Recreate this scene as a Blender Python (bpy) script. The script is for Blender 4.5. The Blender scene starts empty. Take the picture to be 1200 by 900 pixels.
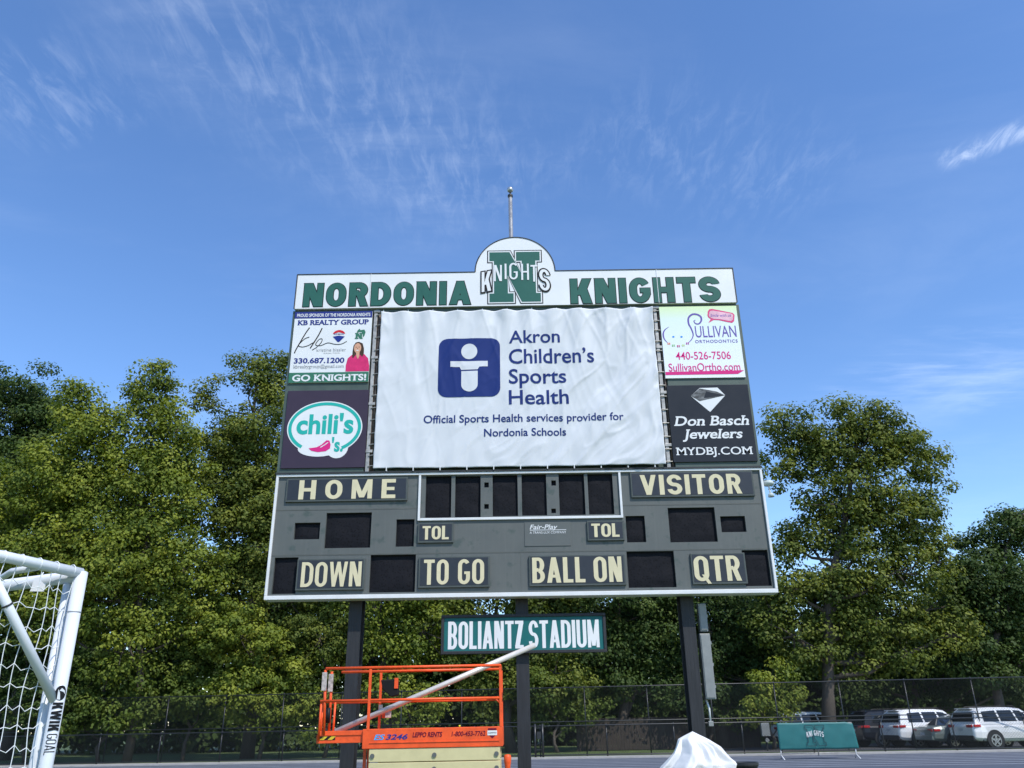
import bpy, bmesh, math, random
import numpy as np
from mathutils import Vector, Matrix, Euler, noise as mnoise

# ------------------------------------------------------------------ camera, sky, sun
SC = bpy.context.scene
COL = SC.collection
EYE, PITCH, ROLL, FPX = 1.5, math.radians(22.7), math.radians(1.13), 950.0
cam_d = bpy.data.cameras.new('camera')
cam = bpy.data.objects.new('camera', cam_d); COL.objects.link(cam)
cam_d.sensor_width = 36.0
cam_d.lens = 36.0 * FPX / 1200.0
cam_d.clip_start = 0.05; cam_d.clip_end = 3000
cam.matrix_world = (Matrix.Translation((0, 0, EYE)) @ Matrix.Rotation(math.pi/2 + PITCH, 4, 'X')
                    @ Matrix.Rotation(-ROLL, 4, 'Z'))
SC.camera = cam

SUN_EL, SUN_AZ = math.radians(52), math.radians(142)    # azimuth from +Y towards +X
sun_dir = Vector((math.sin(SUN_AZ)*math.cos(SUN_EL), math.cos(SUN_AZ)*math.cos(SUN_EL), math.sin(SUN_EL)))
sd = bpy.data.lights.new('sun', 'SUN'); sd.energy = 3.0; sd.angle = math.radians(0.5); sd.color = (1.0, 0.95, 0.88)
so = bpy.data.objects.new('sun', sd); COL.objects.link(so)
so.rotation_euler = (-sun_dir).to_track_quat('-Z', 'Y').to_euler()
so.location = (20, -20, 40)

W = bpy.data.worlds.new('World'); SC.world = W; W.use_nodes = True
nt = W.node_tree; nt.nodes.clear()
def N(t, **k):
    n = nt.nodes.new(t)
    for a, b in k.items(): setattr(n, a, b)
    return n
L_ = lambda a, b: nt.links.new(a, b)
out = N('ShaderNodeOutputWorld'); bg = N('ShaderNodeBackground'); bg.inputs['Strength'].default_value = 0.15
sky = N('ShaderNodeTexSky', sky_type='NISHITA'); sky.sun_disc = False
sky.sun_elevation = SUN_EL; sky.sun_rotation = SUN_AZ
sky.altitude = 300; sky.air_density = 1.0; sky.dust_density = 0.25; sky.ozone_density = 3.0
tc = N('ShaderNodeTexCoord'); sep = N('ShaderNodeSeparateXYZ'); L_(tc.outputs['Generated'], sep.inputs[0])
zc = N('ShaderNodeMath', operation='MAXIMUM'); L_(sep.outputs['Z'], zc.inputs[0]); zc.inputs[1].default_value = 0.06
dx = N('ShaderNodeMath', operation='DIVIDE'); L_(sep.outputs['X'], dx.inputs[0]); L_(zc.outputs[0], dx.inputs[1])
dy = N('ShaderNodeMath', operation='DIVIDE'); L_(sep.outputs['Y'], dy.inputs[0]); L_(zc.outputs[0], dy.inputs[1])
cmb = N('ShaderNodeCombineXYZ'); L_(dx.outputs[0], cmb.inputs[0]); L_(dy.outputs[0], cmb.inputs[1])
def cloud_layer(rot, scale, loc, s_noise, lo, hi, rough=0.62, dist=0.6):
    mp = N('ShaderNodeMapping'); L_(cmb.outputs[0], mp.inputs['Vector'])
    mp.inputs['Rotation'].default_value = (0, 0, rot); mp.inputs['Scale'].default_value = scale; mp.inputs['Location'].default_value = loc
    nz = N('ShaderNodeTexNoise'); L_(mp.outputs[0], nz.inputs['Vector'])
    nz.inputs['Scale'].default_value = s_noise; nz.inputs['Detail'].default_value = 9; nz.inputs['Roughness'].default_value = rough
    nz.inputs['Distortion'].default_value = dist
    mr = N('ShaderNodeMapRange', interpolation_type='SMOOTHSTEP'); L_(nz.outputs[0], mr.inputs['Value'])
    mr.inputs['From Min'].default_value = lo; mr.inputs['From Max'].default_value = hi
    return mr.outputs[0]
def band(ax, ay, bx, by, half):
    """soft band of the cloud plane from (ax,ay) to (bx,by)"""
    ux, uy = bx-ax, by-ay; l = math.hypot(ux, uy); nx, ny = -uy/l, ux/l
    dt = N('ShaderNodeVectorMath', operation='DOT_PRODUCT'); L_(cmb.outputs[0], dt.inputs[0]); dt.inputs[1].default_value = (nx, ny, 0)
    sb = N('ShaderNodeMath', operation='SUBTRACT'); L_(dt.outputs['Value'], sb.inputs[0]); sb.inputs[1].default_value = nx*ax+ny*ay
    ab = N('ShaderNodeMath', operation='ABSOLUTE'); L_(sb.outputs[0], ab.inputs[0])
    mr = N('ShaderNodeMapRange', interpolation_type='SMOOTHSTEP'); L_(ab.outputs[0], mr.inputs['Value'])
    mr.inputs['From Min'].default_value = 0; mr.inputs['From Max'].default_value = half
    mr.inputs['To Min'].default_value = 1; mr.inputs['To Max'].default_value = 0
    d2 = N('ShaderNodeVectorMath', operation='DOT_PRODUCT'); L_(cmb.outputs[0], d2.inputs[0]); d2.inputs[1].default_value = (ux/l, uy/l, 0)
    s2 = N('ShaderNodeMath', operation='SUBTRACT'); L_(d2.outputs['Value'], s2.inputs[0]); s2.inputs[1].default_value = (ux*(ax+bx)/2+uy*(ay+by)/2)/l
    a2 = N('ShaderNodeMath', operation='ABSOLUTE'); L_(s2.outputs[0], a2.inputs[0])
    m2 = N('ShaderNodeMapRange', interpolation_type='SMOOTHSTEP'); L_(a2.outputs[0], m2.inputs['Value'])
    m2.inputs['From Min'].default_value = l*0.35; m2.inputs['From Max'].default_value = l*0.62
    m2.inputs['To Min'].default_value = 1; m2.inputs['To Max'].default_value = 0
    m = N('ShaderNodeMath', operation='MULTIPLY'); L_(mr.outputs[0], m.inputs[0]); L_(m2.outputs[0], m.inputs[1])
    return m.outputs[0]
def mul(a, b):
    m = N('ShaderNodeMath', operation='MULTIPLY')
    for i, v in enumerate((a, b)):
        if isinstance(v, (int, float)): m.inputs[i].default_value = v
        else: L_(v, m.inputs[i])
    return m.outputs[0]
def add(a, b):
    m = N('ShaderNodeMath', operation='ADD', use_clamp=True)
    for i, v in enumerate((a, b)):
        if isinstance(v, (int, float)): m.inputs[i].default_value = v
        else: L_(v, m.inputs[i])
    return m.outputs[0]
def ray(px, py):
    x, y = px-600.0, -(py-450.0)
    c, s = math.cos(-ROLL), math.sin(-ROLL)
    X, Y = c*x-s*y, s*x+c*y
    c, s = math.cos(PITCH), math.sin(PITCH)
    return Vector((X, FPX*c-Y*s, FPX*s+Y*c)).normalized()
def cp(px, py):
    d = ray(px, py); return d.x/d.z, d.y/d.z
streak = cloud_layer(-0.9, (1.0, 4.0, 1), (3.1, .7, 0), 2.6, 0.40, 0.78, 0.62, 0.4)
fine = cloud_layer(0.35, (3.2, 1.0, 1), (1.3, 5.2, 0), 9.0, 0.42, 0.74, 0.66, 0.5)
veil = cloud_layer(0.2, (1.0, 1.6, 1), (8.1, 2.2, 0), 1.1, 0.42, 0.85, 0.6, 0.5)
b1 = band(*cp(170, -40), *cp(590, 250), 0.34)
b2 = band(*cp(-20, 60), *cp(110, 160), 0.22)
b3 = band(*cp(1105, 190), *cp(1230, 140), 0.055)
b4 = band(*cp(700, 140), *cp(960, 230), 0.25)
b5 = band(*cp(1020, 420), *cp(1240, 450), 0.5)
cl = add(mul(mul(b1, add(mul(streak, .6), mul(fine, .75))), .105), mul(mul(b2, fine), .09))
cl = add(cl, mul(mul(b3, add(fine, .1)), .28)); cl = add(cl, mul(mul(b4, fine), .06)); cl = add(cl, mul(mul(b5, add(veil, streak)), .12))
cl = add(cl, mul(veil, .05))
mixc = N('ShaderNodeMix', data_type='RGBA'); L_(cl, mixc.inputs['Factor'])
hs = N('ShaderNodeHueSaturation'); hs.inputs['Saturation'].default_value = 1.15; hs.inputs['Hue'].default_value = .505; hs.inputs['Value'].default_value = 1.08
L_(sky.outputs[0], hs.inputs['Color'])
L_(hs.outputs[0], mixc.inputs['A']); mixc.inputs['B'].default_value = (7.0, 7.6, 8.4, 1)
L_(mixc.outputs['Result'], bg.inputs['Color']); L_(bg.outputs[0], out.inputs[0])

vs = SC.view_settings
vs.view_transform = 'Standard'; vs.look = 'None'; vs.gamma = 1.0; vs.use_curve_mapping = False
vs.exposure = 0.58

# ------------------------------------------------------------------ helpers
def at(px, py, D):
    d = ray(px, py); return d*(D/d.y) + Vector((0, 0, EYE))
def atz(px, py, z):
    d = ray(px, py); return d*((z-EYE)/d.z) + Vector((0, 0, EYE))

MATS = {}
def mat(name, col, rough=0.6, metal=0.0, vary=0.0, vscale=3.0, vdetail=5, bump=0.0, bscale=40.0, stretch=None, coord='Object', spec=None, coat=0.0):
    """principled material with a little noise in colour, gloss and height"""
    if name in MATS: return MATS[name]
    m = bpy.data.materials.new(name); m.use_nodes = True; t = m.node_tree; MATS[name] = m
    p = t.nodes['Principled BSDF']; p.inputs['Roughness'].default_value = rough; p.inputs['Metallic'].default_value = metal
    p.inputs['Base Color'].default_value = (*col, 1)
    if spec is None and (name.startswith(('ink_', 'panel_', 'banner_', 'sign_', 'plate_', 'decal_', 'cream_'))): spec = .18
    if spec is not None: p.inputs['Specular IOR Level'].default_value = spec
    if coat: p.inputs['Coat Weight'].default_value = coat; p.inputs['Coat Roughness'].default_value = 0.05
    if vary or bump:
        co = t.nodes.new('ShaderNodeTexCoord'); mp = t.nodes.new('ShaderNodeMapping')
        t.links.new(co.outputs[coord], mp.inputs[0])
        if stretch: mp.inputs['Scale'].default_value = stretch
    if vary:
        n = t.nodes.new('ShaderNodeTexNoise'); n.inputs['Scale'].default_value = vscale; n.inputs['Detail'].default_value = vdetail
        n.inputs['Roughness'].default_value = 0.65
        t.links.new(mp.outputs[0], n.inputs['Vector'])
        r = t.nodes.new('ShaderNodeValToRGB')
        r.color_ramp.elements[0].position = 0.3; r.color_ramp.elements[1].position = 0.72
        r.color_ramp.elements[0].color = (*[c*(1-vary) for c in col], 1)
        r.color_ramp.elements[1].color = (*[min(1, c*(1+vary)) for c in col], 1)
        t.links.new(n.outputs[0], r.inputs[0]); t.links.new(r.outputs[0], p.inputs['Base Color'])
        mr = t.nodes.new('ShaderNodeMapRange'); t.links.new(n.outputs[0], mr.inputs[0])
        mr.inputs['To Min'].default_value = max(0.02, rough-0.12); mr.inputs['To Max'].default_value = min(1, rough+0.12)
        t.links.new(mr.outputs[0], p.inputs['Roughness'])
    if bump:
        n2 = t.nodes.new('ShaderNodeTexNoise'); n2.inputs['Scale'].default_value = bscale; n2.inputs['Detail'].default_value = 4
        t.links.new(mp.outputs[0], n2.inputs['Vector'])
        b = t.nodes.new('ShaderNodeBump'); b.inputs['Strength'].default_value = bump; b.inputs['Distance'].default_value = 0.02
        t.links.new(n2.outputs[0], b.inputs['Height']); t.links.new(b.outputs[0], p.inputs['Normal'])
    return m

class MB:
    def __init__(s): s.v = []; s.f = []
    def add(s, vs, fs):
        o = len(s.v); s.v += [tuple(v) for v in vs]; s.f += [tuple(i+o for i in f) for f in fs]; return s
    def box(s, x0, x1, y0, y1, z0, z1):
        if x0 > x1: x0, x1 = x1, x0
        if y0 > y1: y0, y1 = y1, y0
        if z0 > z1: z0, z1 = z1, z0
        return s.add([(x0,y0,z0),(x1,y0,z0),(x1,y1,z0),(x0,y1,z0),(x0,y0,z1),(x1,y0,z1),(x1,y1,z1),(x0,y1,z1)],
                     [(0,3,2,1),(4,5,6,7),(0,1,5,4),(1,2,6,5),(2,3,7,6),(3,0,4,7)])
    def frame(s, x0, x1, z0, z1, y0, y1, t, tb=None, ts=None):
        """rectangular ring in the xz plane: butted bars"""
        tb = t if tb is None else tb; ts = t if ts is None else ts
        s.box(x0, x1, y0, y1, z1-t, z1); s.box(x0, x1, y0, y1, z0, z0+tb)
        s.box(x0, x0+ts, y0, y1, z0+tb, z1-t); s.box(x1-ts, x1, y0, y1, z0+tb, z1-t); return s
    def tube(s, pts, r, n=8, cap=True):
        pts = [Vector(p) for p in pts]; rs = r if isinstance(r, (list, tuple)) else [r]*len(pts)
        o = len(s.v); prev = None
        for i, p in enumerate(pts):
            d = (pts[min(i+1, len(pts)-1)] - pts[max(i-1, 0)]).normalized()
            if prev is None:
                a = Vector((0,0,1)) if abs(d.z) < .9 else Vector((1,0,0)); u = d.cross(a).normalized()
            else: u = (prev - d*prev.dot(d)).normalized()
            prev = u; w = d.cross(u)
            for k in range(n):
                q = 2*math.pi*k/n; s.v.append(tuple(p + (u*math.cos(q) + w*math.sin(q))*rs[i]))
        for i in range(len(pts)-1):
            for k in range(n):
                a = o+i*n+k; b = o+i*n+(k+1) % n; s.f.append((a, b, b+n, a+n))
        if cap:
            s.f.append(tuple(o+k for k in range(n-1, -1, -1))); s.f.append(tuple(o+(len(pts)-1)*n+k for k in range(n)))
        return s
    def poly(s, pts, y0, y1=None):
        """outline in xz at y0, optionally given thickness to y1 (y0 is the front)"""
        n = len(pts); o = len(s.v)
        ar = sum(pts[i][0]*pts[(i+1)%n][1]-pts[(i+1)%n][0]*pts[i][1] for i in range(n))
        if ar < 0: pts = list(reversed(pts))
        s.v += [(x, y0, z) for x, z in pts]; s.f.append(tuple(range(o, o+n)))
        if y1 is not None:
            s.v += [(x, y1, z) for x, z in pts]; s.f.append(tuple(range(o+2*n-1, o+n-1, -1)))
            for i in range(n):
                j = (i+1) % n; s.f.append((o+j, o+i, o+n+i, o+n+j))
        return s
    def sphere(s, c, r, nu=14, nv=9, sc=(1,1,1)):
        o = len(s.v); s.v.append((c[0], c[1], c[2]+r*sc[2]))
        for i in range(1, nv):
            a = math.pi*i/nv
            for k in range(nu):
                q = 2*math.pi*k/nu; s.v.append((c[0]+r*sc[0]*math.sin(a)*math.cos(q), c[1]+r*sc[1]*math.sin(a)*math.sin(q), c[2]+r*sc[2]*math.cos(a)))
        s.v.append((c[0], c[1], c[2]-r*sc[2])); e = len(s.v)-1
        for k in range(nu):
            k2 = (k+1) % nu; s.f.append((o, o+1+k, o+1+k2)); s.f.append((e, e-nu+k2, e-nu+k))
        for i in range(nv-2):
            for k in range(nu):
                k2 = (k+1) % nu; a = o+1+i*nu; s.f.append((a+k, a+nu+k, a+nu+k2, a+k2))
        return s
    def revolve(s, c, prof, axis='z', n=20):
        o = len(s.v)
        for r, h in prof:
            for k in range(n):
                q = 2*math.pi*k/n; a, b = r*math.cos(q), r*math.sin(q)
                s.v.append((c[0]+a, c[1]+b, c[2]+h) if axis == 'z' else (c[0]+a, c[1]+h, c[2]+b) if axis == 'y' else (c[0]+h, c[1]+a, c[2]+b))
        for i in range(len(prof)-1):
            for k in range(n):
                k2 = (k+1) % n; s.f.append((o+i*n+k, o+i*n+k2, o+(i+1)*n+k2, o+(i+1)*n+k))
        s.f.append(tuple(o+k for k in range(n-1, -1, -1))); s.f.append(tuple(o+(len(prof)-1)*n+k for k in range(n)))
        return s

def obj(name, mb, material, parent=None, origin=(0,0,0), bev=0.0, smooth=False, label=None, seg=2):
    me = bpy.data.meshes.new(name)
    ox, oy, oz = origin
    me.from_pydata([(x-ox, y-oy, z-oz) for x, y, z in mb.v], [], mb.f)
    me.materials.append(material)
    if smooth: me.polygons.foreach_set('use_smooth', [True]*len(me.polygons))
    me.update()
    o = bpy.data.objects.new(name, me); COL.objects.link(o)
    if parent: o.parent = parent
    if label: o['label'] = label
    if bev:
        b = o.modifiers.new('bevel', 'BEVEL'); b.width = bev; b.segments = seg; b.limit_method = 'ANGLE'; b.angle_limit = math.radians(40)
    return o
def tag(o, label, cat, group=None):
    o['label'] = label; o['category'] = cat
    if group: o['group'] = group
    return o
def thing(name, label, cat, loc=(0,0,0), rot=(0,0,0), group=None):
    o = bpy.data.objects.new(name, None); o.empty_display_size = 0.2; COL.objects.link(o)
    o.location = loc; o.rotation_euler = rot
    return tag(o, label, cat, group)
def struct(name, mb, m):
    o = obj(name, mb, m); o['kind'] = 'structure'; return o
def copy_tree(o, parent=None):
    c = o.copy(); COL.objects.link(c)
    if parent: c.parent = parent
    for ch in list(o.children): copy_tree(ch, c)
    return c

# ---- lettering
_CAP = {}
def raw_text(s, off=0.0, space=1.0, res=4):
    cu = bpy.data.curves.new('t', 'FONT'); cu.body = s; cu.offset = off; cu.space_character = space; cu.resolution_u = res
    ob = bpy.data.objects.new('t', cu); COL.objects.link(ob)
    dg = bpy.context.evaluated_depsgraph_get(); dg.update()
    me = bpy.data.meshes.new_from_object(ob.evaluated_get(dg))
    v = [(p.co.x, p.co.y) for p in me.vertices]; f = [tuple(p.vertices) for p in me.polygons]
    bpy.data.objects.remove(ob); bpy.data.curves.remove(cu); bpy.data.meshes.remove(me)
    return v, f
def cap_h():
    if 0 not in _CAP:
        v, _ = raw_text('H'); _CAP[0] = max(p[1] for p in v)
        v, _ = raw_text('x'); _CAP[1] = max(p[1] for p in v)
    return _CAP[0]
def letters(mb, s, x0, x1, z0, z1, y, off=0.0, space=1.0, shear=0.0, serif=0.0, fat=0.0, res=4, fn=None):
    """s set between x0..x1 with baseline z0 and capital height up to z1, facing -y; fat draws a wider copy (outlines)"""
    cap = cap_h()
    v, f = raw_text(s, off, space, res)
    def slabs(v, f, off):
        from collections import Counter
        c = Counter()
        for q in f:
            for i in range(len(q)): c[tuple(sorted((q[i], q[(i+1) % len(q)])))] += 1
        add_ = []
        for (a, b), k in c.items():
            if k != 1: continue
            (xa, ya), (xb, yb) = v[a], v[b]
            if abs(ya-yb) > .004: continue
            for ref, sg in ((-off, 1), (cap+off, -1), (_CAP[1]+off, -1)):
                if abs(ya-ref) < .012:
                    l = abs(xa-xb); xl, xr = min(xa, xb), max(xa, xb)
                    if l < .34 and l > .03: add_.append((xl-serif, xr+serif, ya, ya+sg*.085))
                    elif l >= .34: add_.append((xl-serif, xl+.1, ya, ya+sg*.085))
        return add_
    sl = slabs(v, f, off) if serif else []
    sh = lambda p: (p[0]+shear*p[1], p[1])
    allx = [sh(p)[0] for p in v] + [sh((a, c))[0] for a, b, c, d in sl] + [sh((b, c))[0] for a, b, c, d in sl]
    mnx, mxx = min(allx), max(allx)
    kx = (x1-x0)/(mxx-mnx); kz = (z1-z0)/(cap+2*off)
    if fat: v, f = raw_text(s, off+fat, space, res)
    put = fn or (lambda X, Z: (X, y, Z))
    T = lambda p: put(x0+(sh(p)[0]-mnx)*kx, z0+(p[1]+off)*kz)
    mb.add([T(p) for p in v], f)
    for a, b, c, d in sl:
        c, d = min(c, d), max(c, d)
        q = [T(p) for p in ((a, c), (b, c), (b, d), (a, d))]
        mb.add([(p[0], p[1]-.0015, p[2]) for p in q], [(0, 1, 2, 3)])
    return mb


# ---- block capitals built from bars and rings (cap height 1); g widens every piece, for outlines
class Glyph:
    def __init__(s, t, g): s.t, s.g, s.p = t, g, []
    def rect(s, x0, x1, z0, z1):
        g = s.g; s.p.append(([(x0-g, z0-g), (x1+g, z0-g), (x1+g, z1+g), (x0-g, z1+g)], [(0, 1, 2, 3)]))
    def para(s, xb, xt, z0, z1, td):
        g = s.g; k = (xt-xb)/(z1-z0)
        s.p.append(([(xb-g*1.15-k*g, z0-g), (xb+td+g*1.15-k*g, z0-g), (xt+td+g*1.15+k*g, z1+g), (xt-g*1.15+k*g, z1+g)], [(0, 1, 2, 3)]))
    def ring(s, cx, cz, rx, rz, a0, a1, tx, tz, hs=0.0):
        g = s.g; A = sorted({a0, a1, *[a0+(a1-a0)*i/28 for i in range(29)]} | {math.pi*k for k in range(-3, 4) if a0 < math.pi*k < a1})
        P = []
        for i, a in enumerate(A):
            c, q = math.cos(a), math.sin(a)
            offs = [hs if q > 1e-6 else -hs if q < -1e-6 else None]
            if offs[0] is None:
                nxt = math.sin(a+.01) if i < len(A)-1 else math.sin(a-.01); up = hs if nxt > 0 else -hs
                offs = [-up, up] if 0 < i < len(A)-1 else [up]
            for h in offs:
                P.append(((cx+(rx+g)*c, cz+h+(rz+g)*q), (cx+max(.001, rx-tx-g)*c, cz+h+max(.001, rz-tz-g)*q)))
        v = [p for pr in P for p in pr]; s.p.append((v, [(2*i, 2*i+2, 2*i+3, 2*i+1) for i in range(len(P)-1)]))
def gothic(c, W_, t, g):
    """one capital: W_ nominal width of an O; t stem width; returns pieces and advance"""
    G_ = Glyph(t, g); PI = math.pi; h = t*.80; w = W_
    if c == 'I': w = t; G_.rect(0, t, 0, 1)
    elif c in 'OQ':
        r = min(.5, w*.52); G_.ring(w/2, .5, w/2, r, -PI/2, PI*1.5, t, h, .5-r)
        if c == 'Q': G_.para(w*.86, w*.50, -.10, .26, t*.75)
    elif c == 'G':
        r = min(.5, w*.52); G_.ring(w/2, .5, w/2, r, .50, PI*1.5, t, h, .5-r); G_.ring(w/2, .5, w/2, r, -PI*.5, 0, t, h, .5-r); G_.rect(w-t, w, min(.34, r-.02), .40+h*.35); G_.rect(w*.52, w, .40, .40+h*.8)
    elif c == 'S':
        rz = .25+h/4; G_.ring(w/2, 1-rz, w/2, rz, .12, PI*1.5, t, h); G_.ring(w/2, rz, w/2, rz, -PI*.96, PI*.5, t, h)
    elif c == 'D':
        r = min(.5, w*.6); m = w*.42; G_.rect(0, t, 0, 1); G_.rect(t, m, 0, h); G_.rect(t, m, 1-h, 1); G_.ring(m, .5, w-m, r, -PI/2, PI/2, t, h, .5-r)
    elif c in 'BR':
        w *= .96; m = w*.5; zl = .46; r1 = (1-zl)/2+h*.22
        G_.rect(0, t, 0, 1); G_.rect(t, m, 1-h, 1); G_.rect(t, m, zl-.02, zl+h*.9); G_.ring(m, 1-r1, w*.97-m, r1, -PI/2, PI/2, t, h)
        if c == 'B': r2 = (zl+h*.5)/2; G_.rect(t, m, 0, h); G_.ring(m, r2, w-m, r2, -PI/2, PI/2, t, h)
        else: G_.para(w-t*1.02, w*.40, 0, zl, t*1.05)
    elif c == 'U':
        r = min(.5, w*.52); G_.rect(0, t, r, 1); G_.rect(w-t, w, r, 1); G_.ring(w/2, r, w/2, r, -PI, 0, t, h)
    elif c in 'EL':
        w *= .82 if c == 'E' else .76; G_.rect(0, t, 0, 1); G_.rect(t, w, 0, h)
        if c == 'E': G_.rect(t, w, 1-h, 1); G_.rect(t, w*.92, .5-h*.45, .5+h*.45)
    elif c == 'T': w *= .9; G_.rect(0, w, 1-h, 1); G_.rect(w/2-t/2, w/2+t/2, 0, 1-h)
    elif c == 'H': G_.rect(0, t, 0, 1); G_.rect(w-t, w, 0, 1); G_.rect(t, w-t, .5-h*.48, .5+h*.48)
    elif c == 'N': G_.rect(0, t*.92, 0, 1); G_.rect(w-t*.92, w, 0, 1); G_.para(w-t*1.25, 0, 0, 1, t*1.25)
    elif c == 'M':
        w *= 1.2; G_.rect(0, t*.9, 0, 1); G_.rect(w-t*.9, w, 0, 1); G_.para(w/2-t*.5, 0, .06, 1, t); G_.para(w/2-t*.5, w-t, .06, 1, t)
    elif c == 'A': w *= 1.08; G_.para(0, w/2-t*.52, 0, 1, t*1.04); G_.para(w-t*1.04, w/2-t*.52, 0, 1, t*1.04); G_.rect(w*.24, w*.76, .20, .20+h*.85)
    elif c == 'V': w *= 1.08; G_.para(w/2-t*.5, 0, 0, 1, t); G_.para(w/2-t*.5, w-t, 0, 1, t)
    elif c == 'W':
        w *= 1.5; a = t*.88; G_.para(w*.27-a/2, 0, 0, 1, a); G_.para(w*.27-a/2, w/2-a/2, 0, 1, a); G_.para(w*.73-a/2, w/2-a/2, 0, 1, a); G_.para(w*.73-a/2, w-a, 0, 1, a)
    elif c == 'K': w *= 1.04; G_.rect(0, t, 0, 1); G_.para(t*.75, w-t*1.25, .34, 1, t*1.2); G_.para(w-t*1.25, w*.36, 0, .62, t*1.22)
    elif c == 'Z': w *= .88; G_.rect(0, w, 1-h, 1); G_.rect(0, w, 0, h); G_.para(0, w-t*1.3, h*.6, 1-h*.6, t*1.3)
    else: w *= .5
    return G_.p, w
def caps(mb, s, x0, x1, z0, z1, y, W_=.62, t=.2, gap=.10, space=.32, fat=0.0, fn=None):
    X = 0; allp = []
    for i, c in enumerate(s):
        if c == ' ': X += space; continue
        pieces, w = gothic(c, W_, t, fat)
        for j, (v, f) in enumerate(pieces): allp.append(([(p[0]+X, p[1]) for p in v], f, j))
        X += w+gap
    X -= gap; kx = (x1-x0)/X; kz = z1-z0
    put = fn or (lambda X, Z: (X, y, Z))
    for v, f, j in allp:
        q = [put(x0+p[0]*kx, z0+p[1]*kz) for p in v]; mb.add([(p[0], p[1]-.0007*j, p[2]) for p in q], f)
    return mb
def bcaps(mb, s, x0, x1, ytop, ybase, y, dy=0.0, **k):
    xm = (x0+x1)/2; ym = (ytop+ybase)/2
    return caps(mb, s, b(x0, ybase, dy)[0], b(x1, ybase, dy)[0], b(xm, ybase, dy)[1], b(xm, ytop, dy)[1], y, **k)

# ------------------------------------------------------------------ board frame of reference
BD, TILT = 17.5, 0.0053
BO = Vector((0, BD, 0)); BR = Matrix.Rotation(TILT, 3, 'Y'); BRI = BR.inverted()
def b(px, py, dy=0.0):
    """photo pixel -> (x, z) on the plane of the board, dy metres in front (-) of or behind its face"""
    q = BRI @ (at(px, py, BD+dy) - BO); return q.x, q.z
def brect(x0, y0, x1, y1, dy=0.0):
    ax, az = b(x0, y0, dy); bx, bz = b(x1, y1, dy)
    cx, cz = b(x0, y1, dy); ex, ez = b(x1, y0, dy)
    return (ax+cx)/2, (bx+ex)/2, (bz+cz)/2, (az+ez)/2      # x0 x1 z0 z1
def bquad(tl, tr, br, bl, dy=0.0):
    q = [b(*p, dy) for p in (tl, tr, br, bl)]
    return (q[0][0]+q[3][0])/2, (q[1][0]+q[2][0])/2, (q[2][1]+q[3][1])/2, (q[0][1]+q[1][1])/2
def bthing(name, label, cat, lx, ly, lz, group=None):
    t = thing(name, label, cat, BO + BR @ Vector((lx, ly, lz)), (0, TILT, 0), group); return t, (lx, ly, lz)
def bt(mb, s, x0, x1, ytop, ybase, y, dy=0.0, **k):
    xm = (x0+x1)/2; ym = (ytop+ybase)/2
    X0 = b(x0, ybase, dy)[0]; X1 = b(x1, ybase, dy)[0]
    Z0 = b(xm, ybase, dy)[1]; Z1 = b(xm, ytop, dy)[1]
    return letters(mb, s, X0, X1, Z0, Z1, y, **k)
def ell(cx, cz, rx, rz, n=40, a0=0, a1=2*math.pi):
    full = abs(a1-a0-2*math.pi) < 1e-6
    return [(cx+rx*math.cos(a0+(a1-a0)*i/(n if full else n-1)), cz+rz*math.sin(a0+(a1-a0)*i/(n if full else n-1))) for i in range(n)]
def stroke(mb, pts, w, y):
    """flat pen line along xz points; w a width or a list of widths"""
    n = len(pts); ws = w if isinstance(w, list) else [w]*n; vs_ = []
    for i in range(n):
        a = Vector(pts[max(i-1, 0)]); c = Vector(pts[min(i+1, n-1)]); d = (c-a).normalized(); q = Vector((-d.y, d.x))*ws[i]/2
        vs_ += [(pts[i][0]-q.x, y, pts[i][1]-q.y), (pts[i][0]+q.x, y, pts[i][1]+q.y)]
    return mb.add(vs_, [(2*i, 2*i+2, 2*i+3, 2*i+1) for i in range(n-1)])
def smooth_line(pts, k=6):
    P = [Vector(p) for p in pts]; o = []
    for i in range(len(P)-1):
        p0, p1, p2, p3 = P[max(i-1, 0)], P[i], P[i+1], P[min(i+2, len(P)-1)]
        for j in range(k):
            t = j/k; o.append(tuple(.5*((2*p1)+(p2-p0)*t+(2*p0-5*p1+4*p2-p3)*t*t+(3*p1-p0-3*p2+p3)*t**3)))
    o.append(tuple(P[-1])); return o
def bl(pts, dy=0.0, k=6): return smooth_line([b(*p, dy) for p in pts], k)

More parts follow.
